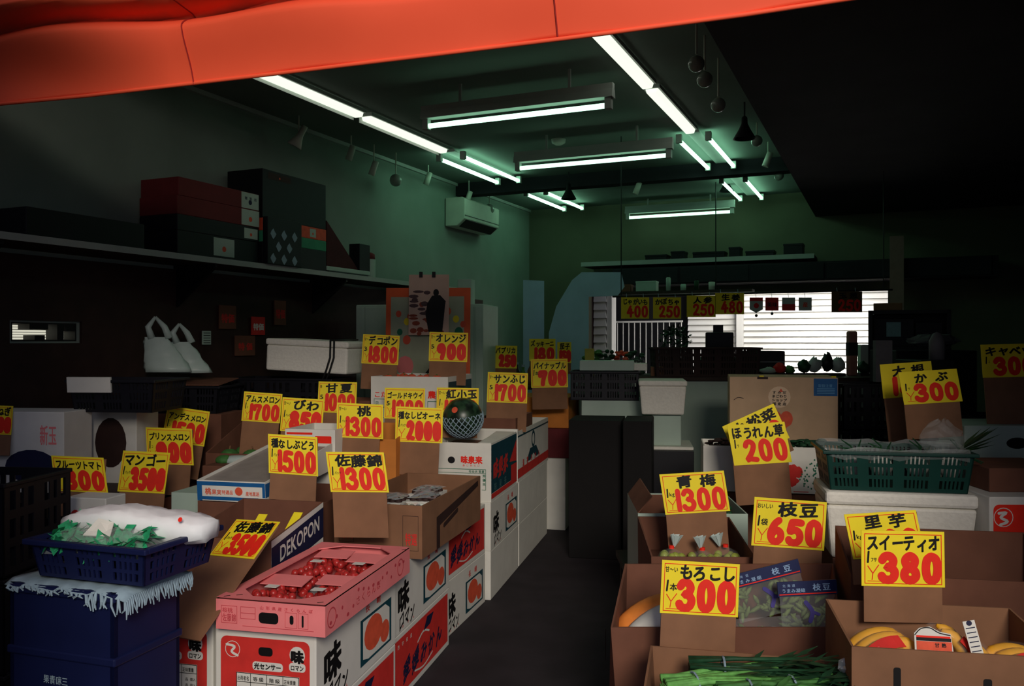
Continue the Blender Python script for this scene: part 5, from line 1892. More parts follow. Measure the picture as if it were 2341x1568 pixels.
# edamame bags
def beans(label, x, y, z, rot, seed, wd=0.20):
    e = empty('bean_bag', mz.location + Vector((x, y, z)), rot, label=label, cat='bag', group='green soybean bags with navy headers')
    R = random.Random(seed)
    mb = MB()
    for i in range(46):
        c = Vector((R.uniform(.01, wd - .01), R.uniform(-.012, .012), R.uniform(.0, .105)))
        d = Vector((R.uniform(-1, 1), R.uniform(-.3, .3), R.uniform(-1, 1))).normalized() * R.uniform(.018, .028)
        mb.tube([c - d, c - d * .4, c + d * .4, c + d], [.002, .0075, .0075, .002], 6)
    mb.build('bean_pods', mat('bean_pod', (104, 122, 66), 0.6, 0.35, 40), e, smooth=True, kind='stuff')
    mb = MB()
    mb.box(0, wd, -.024, -.0235, 0, .115)
    mb.build('clear_film', M['clear'], e)
    mb = MB()
    if seed > 2:
        return e
    mb = MB()
    mb.box(-.004, wd + .004, -.026, -.018, .112, .158)
    mb.build('header_card', mat('navy_header', (24, 34, 78), 0.5, 0.05), e)
    k = Ink()
    k.rect(0, .116, wd, .1195)
    k.place('red_line', M['red'], e, (0, -.026, 0), FX, FZ, 0.001)
    k = Ink()
    k.text('枝豆', wd * .58, .128, .024, wd * .34, off=0.02)
    k.text('うまみ凝縮', wd * .04, .124, .014, wd * .42, off=0.01)
    k.text('北海道', wd * .05, .142, .010, wd * .25, off=0.0)
    k.place('pale_lettering', mat('pale_blue_ink', (150, 180, 214), 0.6, 0), e, (0, -.026, 0), FX, FZ, 0.001)
    k = Ink()
    k.stroke([(wd * .45, .09), (wd * .55, .06), (wd * .5, .03)], .014)
    k.stroke([(wd * .55, .06), (wd * .66, .05)], .010)
    k.place('purple_print', mat('purple_ink', (74, 66, 140), 0.6, 0.1), e, (0, -.025, 0), FX, FZ, 0.001)
    return e


beans('bean bag with navy header tilting up, rear one in the sweet corn carton', 0.43, 0.28, 0.40, (-0.12, -0.24, 0.02), 1, 0.24)
beans('bean bag with level navy header at the far end of the sweet corn carton', 0.55, 0.21, 0.395, (-0.12, -0.06, -0.03), 2, 0.185)
beans('bean bag lying low before the two with navy headers', 0.38, 0.12, 0.345, (-0.9, -0.05, 0.05), 3, 0.24)
beans('bean bag lying low at the front corner of the sweet corn carton', 0.50, 0.09, 0.34, (-1.0, 0.1, 0.0), 4, 0.16)

sign('yellow price card for sweet corn at 300 yen, nearest of the aisle cards', 1600, 1345, 178, 2.48, 'もろこし', '300', unit='1|本', pre='甘〜い', roll=3.3, lean=4, bot=1512, hr=0.67, bw=0.96, dt=0.155, dh=0.66)
sign('yellow price card for green plums at 1300 yen above the brown carton with tied bags', 1588, 1126, 148, 3.3, '青梅', '1300', unit='1|kg', roll=-3.4, lean=5, bot=1270, hr=0.62, sx=-0.08, bw=0.93)
sign('yellow price card for green soybeans at 650 yen behind the sweet corn carton', 1804, 1197, 166, 3.06, '枝豆', '650', unit='1|袋', pre='おいしい', roll=4.2, lean=5, bot=1300, hr=0.66, sx=0.02, bw=0.94, dt=0.15)
sign('yellow price card for bananas at 380 yen over the carton of yellow fruit', 2064, 1277, 190, 2.42, 'スイーティオ', '380', unit='1|フサ', roll=1.2, lean=4, bot=1420, hr=0.66, bw=0.94, dt=0.155)
sign('yellow price card for taro half hidden behind the banana card', 2022, 1222, 165, 2.62, '里芋', '400', unit='1|kg', roll=-3.5, lean=4, bot=1330, hr=0.62, sx=-0.12)
sign('yellow price card for komatsuna greens tilted behind the spinach card', 1728, 988, 130, 3.95, '小松菜', '200', unit='1|ワ', roll=-24, lean=5, bot=1060, hr=0.66, border=False, yen=False)
sign('yellow price card for spinach at 200 yen before the white carton with red splash', 1736, 1014, 132, 3.85, 'ほうれん草', '200', unit='1|ワ', roll=-3.5, lean=5, bot=1150, hr=0.70, sx=-0.1, bw=0.96, border=False, yen=False, dt=0.13)
sign('yellow price card for turnips at 300 yen behind the green basket', 2127, 884, 134, 3.78, 'かぶ', '300', unit='1|ワ', roll=-3.5, lean=5, bot=1000, hr=0.56, sx=-0.08, bw=0.95, border=False)
sign('yellow price card for radish half hidden behind the turnip card', 2074, 868, 118, 4.05, '大根', '180', unit='', roll=-4, lean=5, bot=1010, hr=0.66, border=False, yen=False)
sign('dim yellow price card for cabbage at the far right edge', 2307, 824, 126, 4.0, 'キャベツ', '300', unit='1|コ', roll=-1.5, lean=5, bot=975, hr=0.60, border=False, yen=False)

# green plum carton
pc_ = empty('carton', (at(1490, 1270, 3.15).x, 3.14, 0.24), (0, 0, -0.03), label='open brown carton with clear bags tied in red behind the sweet corn card', cat='box')
shell(0.372, 0.42, 0.315, hb=0.375, flare=0.004).build('carton_body', M['card2'], pc_)
MB().box(.01, .36, .01, .41, .235, .24).build('inner_pad', M['card2'], pc_)
for q, (x, y) in enumerate(((0.09, 0.10), (0.20, 0.07), (0.30, 0.12))):
    e = empty('plum_bag', pc_.location + Vector((x, y, 0.245)), label='clear bag of green plums with a red tie, %s in its carton' % ['nearest the aisle', 'in the middle', 'farthest from the aisle'][q], cat='bag', group='bags of green plums')
    R = random.Random(40 + q)
    mb = MB()
    for i in range(12):
        mb.ball((R.uniform(-.04, .04), R.uniform(-.04, .05), .018 + R.uniform(0, .035)), 0.017, 9, 6)
    mb.build('plums', mat('plum_green', (150, 162, 70), 0.4, 0.2, 30), e, smooth=True)
    mb = MB()
    mb.lathe([(.056, 0.002), (.06, .03), (.045, .06), (.012, .075), (.008, .08)], 14)
    mb.build('clear_film', M['clear'], e, smooth=True)
    mb = MB()
    for i in range(7):
        a = 2 * math.pi * i / 7
        b_ = a + .9
        r = R.uniform(.018, .03)
        mb.poly([(.004 * math.cos(a), .004 * math.sin(a), .082), (.004 * math.cos(b_), .004 * math.sin(b_), .082), (r * math.cos(b_), r * math.sin(b_) * .5, .125), (r * math.cos(a), r * math.sin(a) * .5, .13)], [(0, 1, 2, 3)])
    o = mb.build('gathered_top', M['pvc'], e, rot=(0, 0.12 - .2 * q, 0))
    mb = MB()
    mb.lathe([(.001, .074), (.0105, .075), (.0105, .086), (.001, .087)], 10)
    mb.build('red_tie', M['red'], e)
# pale carton with navy circle
nc = carton('pale green carton with a navy circle left of the green plum carton', (at(1457, 1172, 3.62).x, 3.60, 0.24), 0.03, 0.46, 0.42, 0.38, m='pale', hb=0.39, flaps='l', fl=0.07, fold=-0.8)
for o in nc.children:
    if o.name.startswith('flap'):
        o.data.materials[0] = M['card2']
k = Ink()
n = 20
k.poly([(0.115 + 0.1 * math.cos(math.pi * (0.5 + i / n)) * 0.9, 0.20 + 0.16 * math.sin(math.pi * (0.5 + i / n))) for i in range(n + 1)])
k.place('navy_circle', M['navy'], nc, (0, 0, 0), FX, FZ, 0.001)
k = Ink()
k.rect(0.006, 0.02, 0.46, 0.386)
k.place('brown_lining', M['card2'], nc, (0, 0.412, 0), FX, FZ, 0.001)
for q in range(3):
    e = empty('leafy_bunch', nc.location + Vector((0.22 + .08 * q, 0.18, 0.33)), label='dark leafy bunch in the pale carton, %s' % ['nearest the aisle', 'middle one', 'farthest from the aisle'][q], cat='vegetable', group='leafy bunches in the pale carton')
    R = random.Random(60 + q)
    mb = MB()
    for i in range(22):
        mb.ball((R.uniform(-.04, .04), R.uniform(-.08, .08), R.uniform(-.02, .05)), .022, 7, 5, sx=R.uniform(.6, 1.2), sy=R.uniform(.6, 1.4), sz=R.uniform(.3, .6))
    mb.build('leaves', M['vegd'], e, smooth=True)
    MB().tube([(0, -.02, -.05), (0, .06, .0)], .02, 8).build('stems', M['veg'], e, smooth=True)

# white carton with red splash
sp = carton_px('white carton with a red splash and green dots behind the spinach card', 1608, 1892, 1018, 4.26, 0.30, 0.60, yaw=0.18, m='white', flaps='')
w, d, h = sp['size']
R = random.Random(8)
k = Ink()
for i in range(26):
    a = R.uniform(0, 6.28)
    k.disc(0.71 * w + 0.04 * math.cos(a) * R.random(), 0.42 * h + .05 * math.sin(a) * R.random(), R.uniform(.018, .034), R.uniform(.014, .03), 9)
k.rect(.73 * w, .03 * h, .85 * w, .045 * h)
k.place('red_splash', M['pred'], sp, (0, 0, 0), FX, FZ, 0.001)
k = Ink()
for i in range(46):
    t = R.random()
    k.disc((0.78 + .15 * t) * w, (0.12 + .70 * R.random()) * h * (0.55 + .45 * t), .004, .005, 7)
k.place('green_dots', M['green'], sp, (0, 0, 0), FX, FZ, 0.001)
for q, (x, y) in enumerate(((.08, .1), (.2, .12), (.33, .1), (.46, .12), (.55, .1))):
    e = empty('leafy_bunch', sp.location + Matrix.Rotation(-.18, 3, 'Z') @ Vector((x, y, h - .01)), label='dim leafy bunch sticking out of the white red splashed carton, %s' % ['nearest the aisle', 'second from the aisle', 'in the middle', 'second from the green basket', 'nearest the green basket'][q], cat='vegetable', group='leafy bunches in the white carton')
    mb = MB()
    for i in range(18):
        mb.ball((R.uniform(-.05, .05), R.uniform(-.06, .06), R.uniform(-.02, .035)), .022, 7, 5, sx=R.uniform(.6, 1.4), sy=R.uniform(.6, 1.4), sz=R.uniform(.25, .5))
    mb.build('leaves', M['brownd'] if q < 2 else M['vegd'], e, smooth=True)
carton_px('brown carton under the white carton with red splash', 1622, 1890, 1122, 4.28, 0.28, ZR, yaw=0.18, m='card2', open_=False)

# tall cardboard carton with sticker
tc_ = carton_px('large plain cardboard carton with a round sticker and a blue label corner', 1668, 1916, 861, 4.98, 0.40, ztop(1025, 5.0) + .001, yaw=0.22, m='tan', open_=False)
w, d, h = tc_['size']
k = Ink()
k.disc(0.465 * w, h - 0.115, 0.062)
k.place('round_sticker', mat('sticker_beige', (236, 206, 172), 0.7, 0.05), tc_, (0, 0, 0), FX, FZ, 0.001)
k = Ink()
for i, s in enumerate(('すみだ', 'まごわり', 'ショップ', '認定店')):
    k.text(s, 0.465 * w - .042, h - 0.095 - .022 * i, .018, .084, off=0.03)
k.stroke([(.04 * w, h - .135), (.08 * w, h - .12), (.13 * w, h - .125)], .003)
k.place('sticker_lettering', M['black'], tc_, (0, 0, 0), FX, FZ, 0.002)
k = Ink()
k.disc(0.43 * w, h - .24, .035, .045)
k.disc(0.53 * w, h - .24, .035, .045)
k.poly([(0.375 * w, h - .25), (0.585 * w, h - .25), (0.48 * w, h - .33)])
k.poly([(0.46 * w, h - .085), (0.5 * w, h - .085), (0.48 * w, h - .065)])
k.place('orange_print', M['orange'], tc_, (0, 0, 0), FX, FZ, 0.0015)
k = Ink()
k.rect(0.78 * w, h - 0.105, w - .003, h - .006)
k.place('blue_label', M['blue'], tc_, (0, 0, 0), FX, FZ, 0.001)
k = Ink()
k.text('取扱注意', 0.82 * w, h - .055, .02, .13 * w, off=0.0)
for i in range(4):
    k.rect(0.81 * w, h - .065 - .009 * i, 0.97 * w, h - .062 - .009 * i)
k.place('label_lines', mat('pale_blue_line', (110, 170, 210), 0.7, 0), tc_, (0, 0, 0), FX, FZ, 0.0015)
mb = MB()
for x in (.28 * w, .94 * w):
    mb.box(x, x + .025, .002, .02, h + .001, h + .008)
mb.build('yellow_tape', M['yellow'], tc_)
mb = MB()
mb.box(0.26 * w, .36 * w, -.002, .01, h - .012, h + .001)
mb.build('dark_notch', M['brownd'], tc_)
carton_px('brown carton under the large cardboard carton', 1672, 1910, 1025, 5.0, 0.36, 0.0, yaw=0.22, m='card2', open_=False)

# styrofoam box and green basket
fy = 3.32
FYW = 0.20
fx0, fw = span(1890, 2236, fy, FYW)
fm = empty('foam_box', (fx0, fy, 0.50), (0, 0, -FYW), label='large white foam box under the green basket', cat='box')
fh = ztop(1122, fy) - 0.50
mb = MB()
mb.hexa([(.02, .02, 0), (fw - .02, .02, 0), (fw - .02, .31, 0), (.02, .31, 0), (0, 0, fh - .055), (fw, 0, fh - .055), (fw, .33, fh - .055), (0, .33, fh - .055)])
mb.build('box_body', M['foam'], fm, bevel=0.012)
mb = MB()
mb.box(-.004, fw + .004, -.004, .334, fh - .053, fh)
mb.build('lid', M['foam'], fm, bevel=0.014)
carton('brown carton under the large white foam box', (fx0 + .03, fy + .02, ZR), FYW, fw - .05, 0.28, 0.258, m='card2', open_=False)
zf = 0.50 + fh
gb = basket('green slotted basket lined with clear film on the white foam box', (fx0 + .022, fy + .022, zf + .002), FYW, fw - .045, 0.27, 0.155, m='gcrate', rows=3, groups=4, slots=6, taper=0.02)
mb = MB()
R = random.Random(15)
ring = []
W_, D_ = fw - .045, .27
gbm = gb.rotation_euler.to_matrix()
per = [(i / 10 * W_, -.022) for i in range(11)] + [(W_ + .022, i / 5 * D_) for i in range(1, 6)] + [(W_ - i / 10 * W_, D_ + .022) for i in range(1, 11)] + [(-.022, D_ - i / 5 * D_) for i in range(1, 6)]
pts = []
for j, (o_, z) in enumerate(((0.0, .125), (0.004, .155), (0.0, .165), (-.03, .15))):
    for (x, y) in per:
        cx_, cy_ = W_ / 2, D_ / 2
        k_ = 1 + o_ / .3
        pts.append((cx_ + (x - cx_) * k_, cy_ + (y - cy_) * k_, z + R.uniform(-.006, .008)))
n = len(per)
mb.poly(pts, [(j * n + i, j * n + (i + 1) % n, (j + 1) * n + (i + 1) % n, (j + 1) * n + i) for j in range(3) for i in range(n)])
mb.build('film_lining', mat('cloudy_film', (215, 222, 220), 0.3, 0.1, 20, alpha=0.13), gb)
for q, (x, y, r) in enumerate(((.11, .1, .05), (.22, .16, .045), (.36, .18, .045), (.48, .15, .05))):
    e = empty('turnip', gb.location + gbm @ Vector((x, y, .075)), (0.3, .2 * q, 0), label='pale turnip in the green basket, %s' % ['nearest the aisle', 'second from the aisle', 'third from the aisle', 'farthest from the aisle'][q], cat='vegetable', group='turnips in the green basket')
    MB().ball((0, 0, 0), r, 14, 10, sz=.9).build('root', M['white'], e, smooth=True)
    mb = MB()
    for i in range(6):
        a = i * 1.05
        mb.tube([(0, 0, r * .8), (.03 * math.cos(a), .03 * math.sin(a), r + .03), (.08 * math.cos(a), .08 * math.sin(a), r + .04)], [.004, .004, .002], 5)
    mb.build('leaf_stems', M['vegd'], e)
e = empty('plastic_bag', gb.location + gbm @ Vector((fw - .10, .13, .12)), label='crumpled clear bag bulging over the far corner of the green basket', cat='bag')
pts = []
R = random.Random(19)
for j in range(9):
    for i in range(14):
        t, a = j / 8, 2 * math.pi * i / 14
        r = .085 * math.sin(math.pi * min(.97, .08 + t * .92)) ** .6
        pts.append((r * math.cos(a) * R.uniform(.8, 1.15), r * math.sin(a) * R.uniform(.8, 1.1), .15 * t + R.uniform(-.008, .008)))
mb = MB()
mb.poly(pts, [(j * 14 + i, j * 14 + (i + 1) % 14, (j + 1) * 14 + (i + 1) % 14, (j + 1) * 14 + i) for j in range(8) for i in range(14)])
mb.build('film', MATS['cloudy_film'], e)
e = empty('radish_leaves', gb.location + gbm @ Vector((fw - .03, .2, .13)), label='dark leaves reaching out past the far end of the green basket', cat='vegetable')
mb = MB()
for i in range(12):
    a = R.uniform(-.6, .5)
    L = R.uniform(.10, .19)
    d = Vector((math.cos(a) * L, R.uniform(-.06, .02), .06 + .08 * R.random() - .03))
    s_ = Vector((-d.y, d.x, .01)).normalized() * .014
    mb.poly([(0, 0, 0), d * .5 + s_, d, d * .5 - s_], [(0, 1, 2, 3)])
mb.build('leaves', M['vegd'], e)
MB().tube([(-.05, 0, -.02), (0.01, 0, 0), (.08, -.02, .03)], [.008, .006, .003], 6).build('stems', M['veg'], e, smooth=True)

# brown cartons before the foam box
c9 = carton_px('wide empty brown carton between the foam box and the banana carton', 1945, 2420, 1312, 2.74, 0.26, 0.0, yaw=0.18, m='card2', hb=0.70, flare=0.0)
MB().box(.01, .6, .01, .25, .45, .455).build('inner_pad', M['card2'], c9)
e = empty('leaf', c9.location + Vector((.42, .10, .48)), label='small green leaf lying in the empty brown carton', cat='leaf')
MB().ball((0, 0, 0), .035, 10, 6, sx=1.4, sy=.6, sz=.35).build('blade', M['veg'], e, smooth=True)
MB().ball((.05, 0, -.005), .03, 10, 6, sx=1.2, sy=.6, sz=.3).build('pale_end', M['pvc'], e, smooth=True)
c10 = carton_px('open brown carton of bagged bananas at the right front', 1947, 2440, 1478, 2.14, 0.34, 0.0, yaw=0.17, m='card', hb=0.60, flaps='')
w, d, h = c10['size']
k = Ink()
k.rrect(.20 * w, h - .13, .235 * w, h - .045, .006)
k.rrect(.62 * w, h - .16, .66 * w, h - .06, .006)
k.place('hand_slot', M['black'], c10, (0, 0, 0), FX, FZ, 0.001)
MB().box(.01, w - .01, .01, d - .01, h - .14, h - .135).build('inner_pad', M['card'], c10)
bm = c10.rotation_euler.to_matrix()


def bananas(label, x, y, z, rot, L=0.19, n=3, seed=1, lab='red', r=.021):
    e = empty('bagged_bananas', c10.location + bm @ Vector((x, y, h - .105 + z)), rot, label=label, cat='fruit', group='bagged bananas in the carton')
    R = random.Random(seed)
    for i in range(n):
        mb = MB()
        pts, rs = [], []
        for j in range(11):
            t = j / 10
            a = -0.85 + 1.7 * t
            pts.append((L * .62 * math.sin(a), (i - (n - 1) / 2) * r * 1.75, L * .62 * (math.cos(a) - .75)))
            rs.append(r * min(1, .35 + 3.5 * min(t, 1 - t)) if 0 < j < 10 else r * .25)
        mb.tube(pts, rs, 9)
        mb.build('banana', M['banana'], e, smooth=True)
    mb = MB()
    pts = []
    for j in range(9):
        t = j / 8
        a = -1.0 + 2.0 * t
        rr = (r + .010) * min(1, .5 + 3 * min(t, 1 - t))
        for i in range(10):
            b_ = 2 * math.pi * i / 10
            pts.append((L * .62 * math.sin(a) + R.uniform(-.003, .003), math.cos(b_) * rr * (n * .62 + .4) + R.uniform(-.002, .002), L * .62 * (math.cos(a) - .75) + rr * math.sin(b_) + R.uniform(-.003, .003)))
    mb.poly(pts, [(j * 10 + i, (j + 1) * 10 + i, (j + 1) * 10 + (i + 1) % 10, j * 10 + (i + 1) % 10) for j in range(8) for i in range(10)])
    mb.build('clear_film', M['clear'], e, smooth=True)
    # bag label follows the curve on the viewer's side
    mb = MB()
    pts = []
    for j in range(6):
        a = -0.55 + 0.9 * j / 5
        for s_ in (0.2, 0.95):
            b_ = s_
            rr = r + .0125
            y_ = -(n * .62 + .4) * rr * math.cos(b_)
            pts.append((L * .62 * math.sin(a), y_, L * .62 * (math.cos(a) - .75) + rr * math.sin(b_)))
    mb.poly(pts, [(2 * j, 2 * j + 2, 2 * j + 3, 2 * j + 1) for j in range(5)])
    if lab:
        mb.build('label', M['pred'] if lab == 'red' else M['white'], e)
    return e


bananas('bagged bananas with a red label arching at the aisle end of the banana carton', .095, .11, .060, (0, -.28, .1), L=.175, n=3, seed=1)
bananas('bagged bananas standing upright with a red label, middle of the carton', .265, .10, .065, (.2, 1.25, .1), L=.165, n=2, seed=2, r=.018)
bananas('bagged bananas lying low in front, under the label card', .19, .11, .03, (0, .1, -.2), L=.15, n=3, seed=3, lab=None)
bananas('bagged bananas beside the pale slip, right of the upright ones', .325, .10, .045, (.2, 1.0, .1), L=.15, n=2, seed=4, lab=None, r=.017)
bananas('bagged bananas at the right end of the carton', .43, .10, .045, (0, .15, .1), L=.17, n=3, seed=5)
# label card, slip and crumpled film
lc_ = e = empty('label_card', c10.location + bm @ Vector((.205, .045, h + .012)), (-.15, 0, -.17), label='white edged label card with red and orange bands on the bananas', cat='label')
mb = MB()
pp_ = [(-.062, -.045), (.066, -.045), (.058, .022), (.02, .028), (-.01, .042), (-.045, .036), (-.062, .02)]
mb.poly([(x, 0, y) for x, y in pp_] + [(x, .003, y) for x, y in pp_], [tuple(range(7)), tuple(range(7, 14))[::-1]] + [(i, 7 + i, 7 + (i + 1) % 7, (i + 1) % 7) for i in range(7)])
mb.build('card', M['white'], e)
k = Ink()
k.rect(-.056, .008, .056, .014)
k.place('red_band', M['red'], e, (0, 0, 0), FX, FZ, 0.001)
k = Ink()
k.rect(-.056, -.002, .058, .008)
k.text('甘熟', 0.0, -.019, .014, .045, off=0.03)
k.stroke([(-.06, .015), (-.04, .034), (-.01, .038), (.02, .024), (.056, .018)], .003)
k.place('dark_print', M['black'], e, (0, 0, 0), FX, FZ, 0.0014)
k = Ink()
k.rect(-.056, -.030, .060, -.003)
k.place('orange_band', M['orange'], e, (0, 0, 0), FX, FZ, 0.0008)
lc_.scale = (.72, .72, .8)
lp_ = e = empty('paper_slip', c10.location + bm @ Vector((.302, .035, h + .0)), (-.2, -.2, -.1), label='pale printed slip leaning on the upright bananas', cat='label')
MB().box(-.017, .017, 0, .002, -.03, .085).build('slip', M['white'], e)
k = Ink()
for i in range(7):
    k.rect(-.013, -.022 + .014 * i, .013, -.019 + .014 * i)
k.disc(0, .078, .008)
lp_.scale = (.85, .85, .8)
k.place('print', M['navy'], e, (0, 0, 0), FX, FZ, 0.0008)
for q, (x, y, z, s_) in enumerate(((.225, .13, .10, .045), (.02, .09, .05, .04), (.375, .1, .07, .042), (.13, .2, .09, .04))):
    e = empty('crumpled_film', c10.location + bm @ Vector((x, y, h - .135 + z)), label='crumpled clear film among the bananas, %s' % ['behind the label card', 'in the aisle corner', 'right of the pale slip', 'against the back flap'][q], cat='wrapping', group='crumpled film on the bananas')
    R = random.Random(70 + q)
    mb = MB()
    pts = []
    for j in range(8):
        for i in range(11):
            t, a = j / 7, 2 * math.pi * i / 11
            r_ = s_ * math.sin(math.pi * (.06 + t * .88)) * R.uniform(.65, 1.15)
            pts.append((r_ * math.cos(a), r_ * math.sin(a) * .7, (t - .5) * s_ * 1.5 + R.uniform(-.006, .006)))
    mb.poly(pts, [(j * 11 + i, j * 11 + (i + 1) % 11, (j + 1) * 11 + (i + 1) % 11, (j + 1) * 11 + i) for j in range(7) for i in range(11)])
    mb.build('film', mat('crumpled_film', (225, 232, 235), 0.15, 0.05, alpha=0.5, spec=0.9), e)

# far right cartons
rr = carton_px('white carton with a red panel and S shaped seal at the right edge', 2262, 2440, 1136, 3.15, 0.4, 0.0, yaw=0.02, m='white', open_=False)
w, d, h = rr['size']
k = Ink()
k.rrect(.05 * w, .1, .95 * w, h - .028, .02)
k.place('red_panel', M['red'], rr, (0, 0, 0), FX, FZ, 0.001)
k = Ink()
k.ring(.16 * w + .005, h - .075, .036, .003)
k.stroke([(.16 * w - .012, h - .06), (.16 * w + .015, h - .058), (.16 * w - .005, h - .075), (.16 * w + .02, h - .09), (.16 * w - .006, h - .102)], .010)
k.place('pale_seal', M['white'], rr, (0, 0, 0), FX, FZ, 0.0016)
zr = rr['size'][2]
r2 = carton_px('dim maroon carton above the white carton with the S shaped seal', 2262, 2440, 1070, 3.25, 0.3, zr, yaw=0.02, m='card2', open_=False)
r3 = carton_px('dim grey green carton with an oval hand hole at the right edge', 2205, 2420, 973, 3.9, 0.36, 0.0, yaw=0.0, m='pale', open_=False)
w, d, h = r3['size']
k = Ink()
k.disc(.56 * w, h - .08, .05, .026)
k.place('hand_hole', M['black'], r3, (0, 0, 0), FX, FZ, 0.001)
for q in range(2):
    basket('black plastic crate behind the cabbage card, %s' % ['lower', 'upper'][q], (at(2240, 900, 4.3).x, 4.32, .48 * q), 0.0, 0.5, 0.36, 0.478, m='dcrate', rows=4, groups=3, slots=3, taper=0, rim=.005, name='plastic_crate', group='black crates at the right edge')
for q in range(4):
    basket('black plastic crate right of the large cardboard carton, %s' % ['lowest', 'second', 'third', 'topmost'][q], (at(1925, 900, 5.0).x, 4.98, .275 * q), 0.0, 0.42, 0.32, 0.272, m='dcrate', rows=3, groups=3, slots=3, taper=0, rim=.004, name='plastic_crate', group='black crates beside the cardboard carton')
# ------------------------------------------------------------------ centre back: counter and things on it
ct = empty('counter', (at(1325, 862, 6.42).x, 6.42, 0), (0, 0, -0.06), label='grey green counter across the back of the shop', cat='counter')
cw, chh = 2.35, ztop(862, 6.35) - 0.0
MB().box(0, cw, 0, 0.7, 0, chh - .03).build('counter_body', M['pale'], ct)
MB().box(-.02, cw + .02, -.02, .72, chh - .03, chh).build('counter_top', M['wood'], ct, bevel=.004)
ZCT = chh
basket('dark red slotted basket on the counter below the hanging cards', (at(1500, 860, 6.40).x, 6.40, ZCT + .001), 0.06, 0.76, 0.36, 0.22, m='brownd', rows=4, groups=5, slots=6, taper=.012)
# foam boxes and pedestal in the middle
f1 = empty('foam_box', (at(1462, 870, 5.55).x, 5.55, ztop(948, 5.55)), (0, 0, -0.14), label='white foam box on the pale pedestal boxes in mid shop', cat='box')
w = .30
hh = ztop(870, 5.55) - ztop(948, 5.55)
MB().hexa([(.015, .015, 0), (w - .015, .015, 0), (w - .015, .36, 0), (.015, .36, 0), (0, 0, hh - .035), (w, 0, hh - .035), (w, .375, hh - .035), (0, .375, hh - .035)]).build('box_body', M['foam'], f1, bevel=.01)
MB().box(-.006, w + .006, -.006, .381, hh - .035, hh).build('lid', M['foam'], f1, bevel=.01)
zb = ztop(948, 5.55)
p2 = empty('foam_box', (at(1492, 950, 5.6).x, 5.60, .66), (0, 0, -0.14), label='narrow pale foam box standing under the white foam box', cat='box')
MB().box(0, .185, 0, .3, 0, zb - .662).build('box_body', M['pale'], p2, bevel=.008)
MB().box(-.03, .26, -.06, .34, -.02, 0).build('thin_lid', M['foam'], p2, bevel=.004)
carton('dark carton under the narrow foam box', (at(1478, 950, 5.5).x, 5.5, 0), .14, .30, .42, .64, m='dcrate', open_=False)
# veg stand with basket
carton('dim grey carton under the black basket left of the white foam box', (at(1330, 950, 5.9).x, 5.92, 0), .14, .42, .36, ztop(915, 5.9), m='pale', open_=False)
zk = ztop(915, 5.9)
bk2 = basket('black slotted basket behind the pineapple card', (at(1306, 900, 5.85).x, 5.92, zk + .001), .14, .47, .33, .20, m='dcrate', rows=3, groups=4, slots=5, taper=.0)
for q, (px, w, h, m) in enumerate(((1325, .38, .07, 'pale'), (1440, .12, .05, 'foam'), (1488, .10, .07, 'card'))):
    Yq = 6.0 if q < 2 else 6.5
    carton('%s on the black basket behind the pineapple card' % ['flat pale carton with yellow print', 'small white foam tray', 'small brown carton standing'][q], (at(px, 850, Yq).x, Yq, zk + .202 if q < 2 else ZCT), .14, w, .2, h, m=m, open_=False, name='small_carton')
# vegetable bundles
R = random.Random(51)
for q, px in enumerate((1352, 1385, 1418, 1450)):
    e = empty('vegetable_bundle', (at(px, 830, 6.8).x, 6.72, ZCT), (0, 0, R.uniform(-.3, .3)), label='wrapped vegetable bundle on the counter before the railing, %s' % ['leftmost of four', 'second of four from the wall', 'third of four from the wall', 'rightmost of four'][q], cat='vegetable', group='vegetable bundles on the back table')
    mb = MB()
    for i in range(24):
        mb.ball((R.uniform(-.06, .06), R.uniform(-.06, .06), R.uniform(.02, .19)), .026, 7, 5, sx=R.uniform(.6, 1.3), sz=R.uniform(.4, .9))
    mb.build('leaves', (M['veg'], M['vegd'], M['orange'], M['vegd'])[q], e, smooth=True)
    mb = MB()
    mb.lathe([(.06, .0), (.075, .08), (.06, .14)], 12)
    mb.build('clear_film', M['clear'], e, smooth=True)
for q, (px, c) in enumerate(((1335, 'yellow'),)):
    MB().box(-.035, .035, -.02, .02, 0, .21).build('yellow_pack', mat('dull_yellow', (180, 176, 70), .6, .1), loc=(at(1345, 800, 6.7).x, 6.60, ZCT), label='upright yellow pack at the wall end of the counter', cat='pack')

# dim cards at mid distance
stand('dark side table behind the pineapple and apple cards', (-0.02, 6.92, 0), .1, .46, .30, 0.98)
sign('dim yellow price card for paprika at 250 yen behind the apple card', 1156, 816, 52, 6.92, 'パプリカ', '250', unit='', roll=1, lean=3, bot=880, hr=1.0, yen=False, border=False)
sign('dim yellow price card with blurred brush marks above the pineapple card', 1240, 800, 60, 6.95, 'ズッキーニ', '180', unit='', roll=0, lean=3, bot=855, hr=.85, yen=False, border=False)
sign('dim yellow price card at the outer end above the pineapple card', 1290, 806, 32, 6.98, '茄子', '150', unit='', roll=0, lean=3, bot=855, hr=1.5, yen=False, border=False)
for q, (px, h, c) in enumerate(((1168, .16, 'veg'), (1182, .17, 'dcrate'), (1196, .15, 'veg'), (1214, .2, 'card'))):
    e = empty('bottle', (at(px, 850, 7.05).x, 7.05, .98), label='dim %s behind the apple card' % ['green bottle', 'black bottle', 'pale green bottle', 'slim amber bottle'][q], cat='bottle', group='bottles on the dark side table')
    MB().lathe([(.001, 0), (.028, 0), (.03, h * .6), (.012, h * .8), (.012, h), (.001, h)], 12).build('bottle_body', M[c], e, smooth=True)
    MB().lathe([(.001, h), (.014, h), (.014, h + .02), (.001, h + .02)], 12).build('cap', M['cloth'], e)

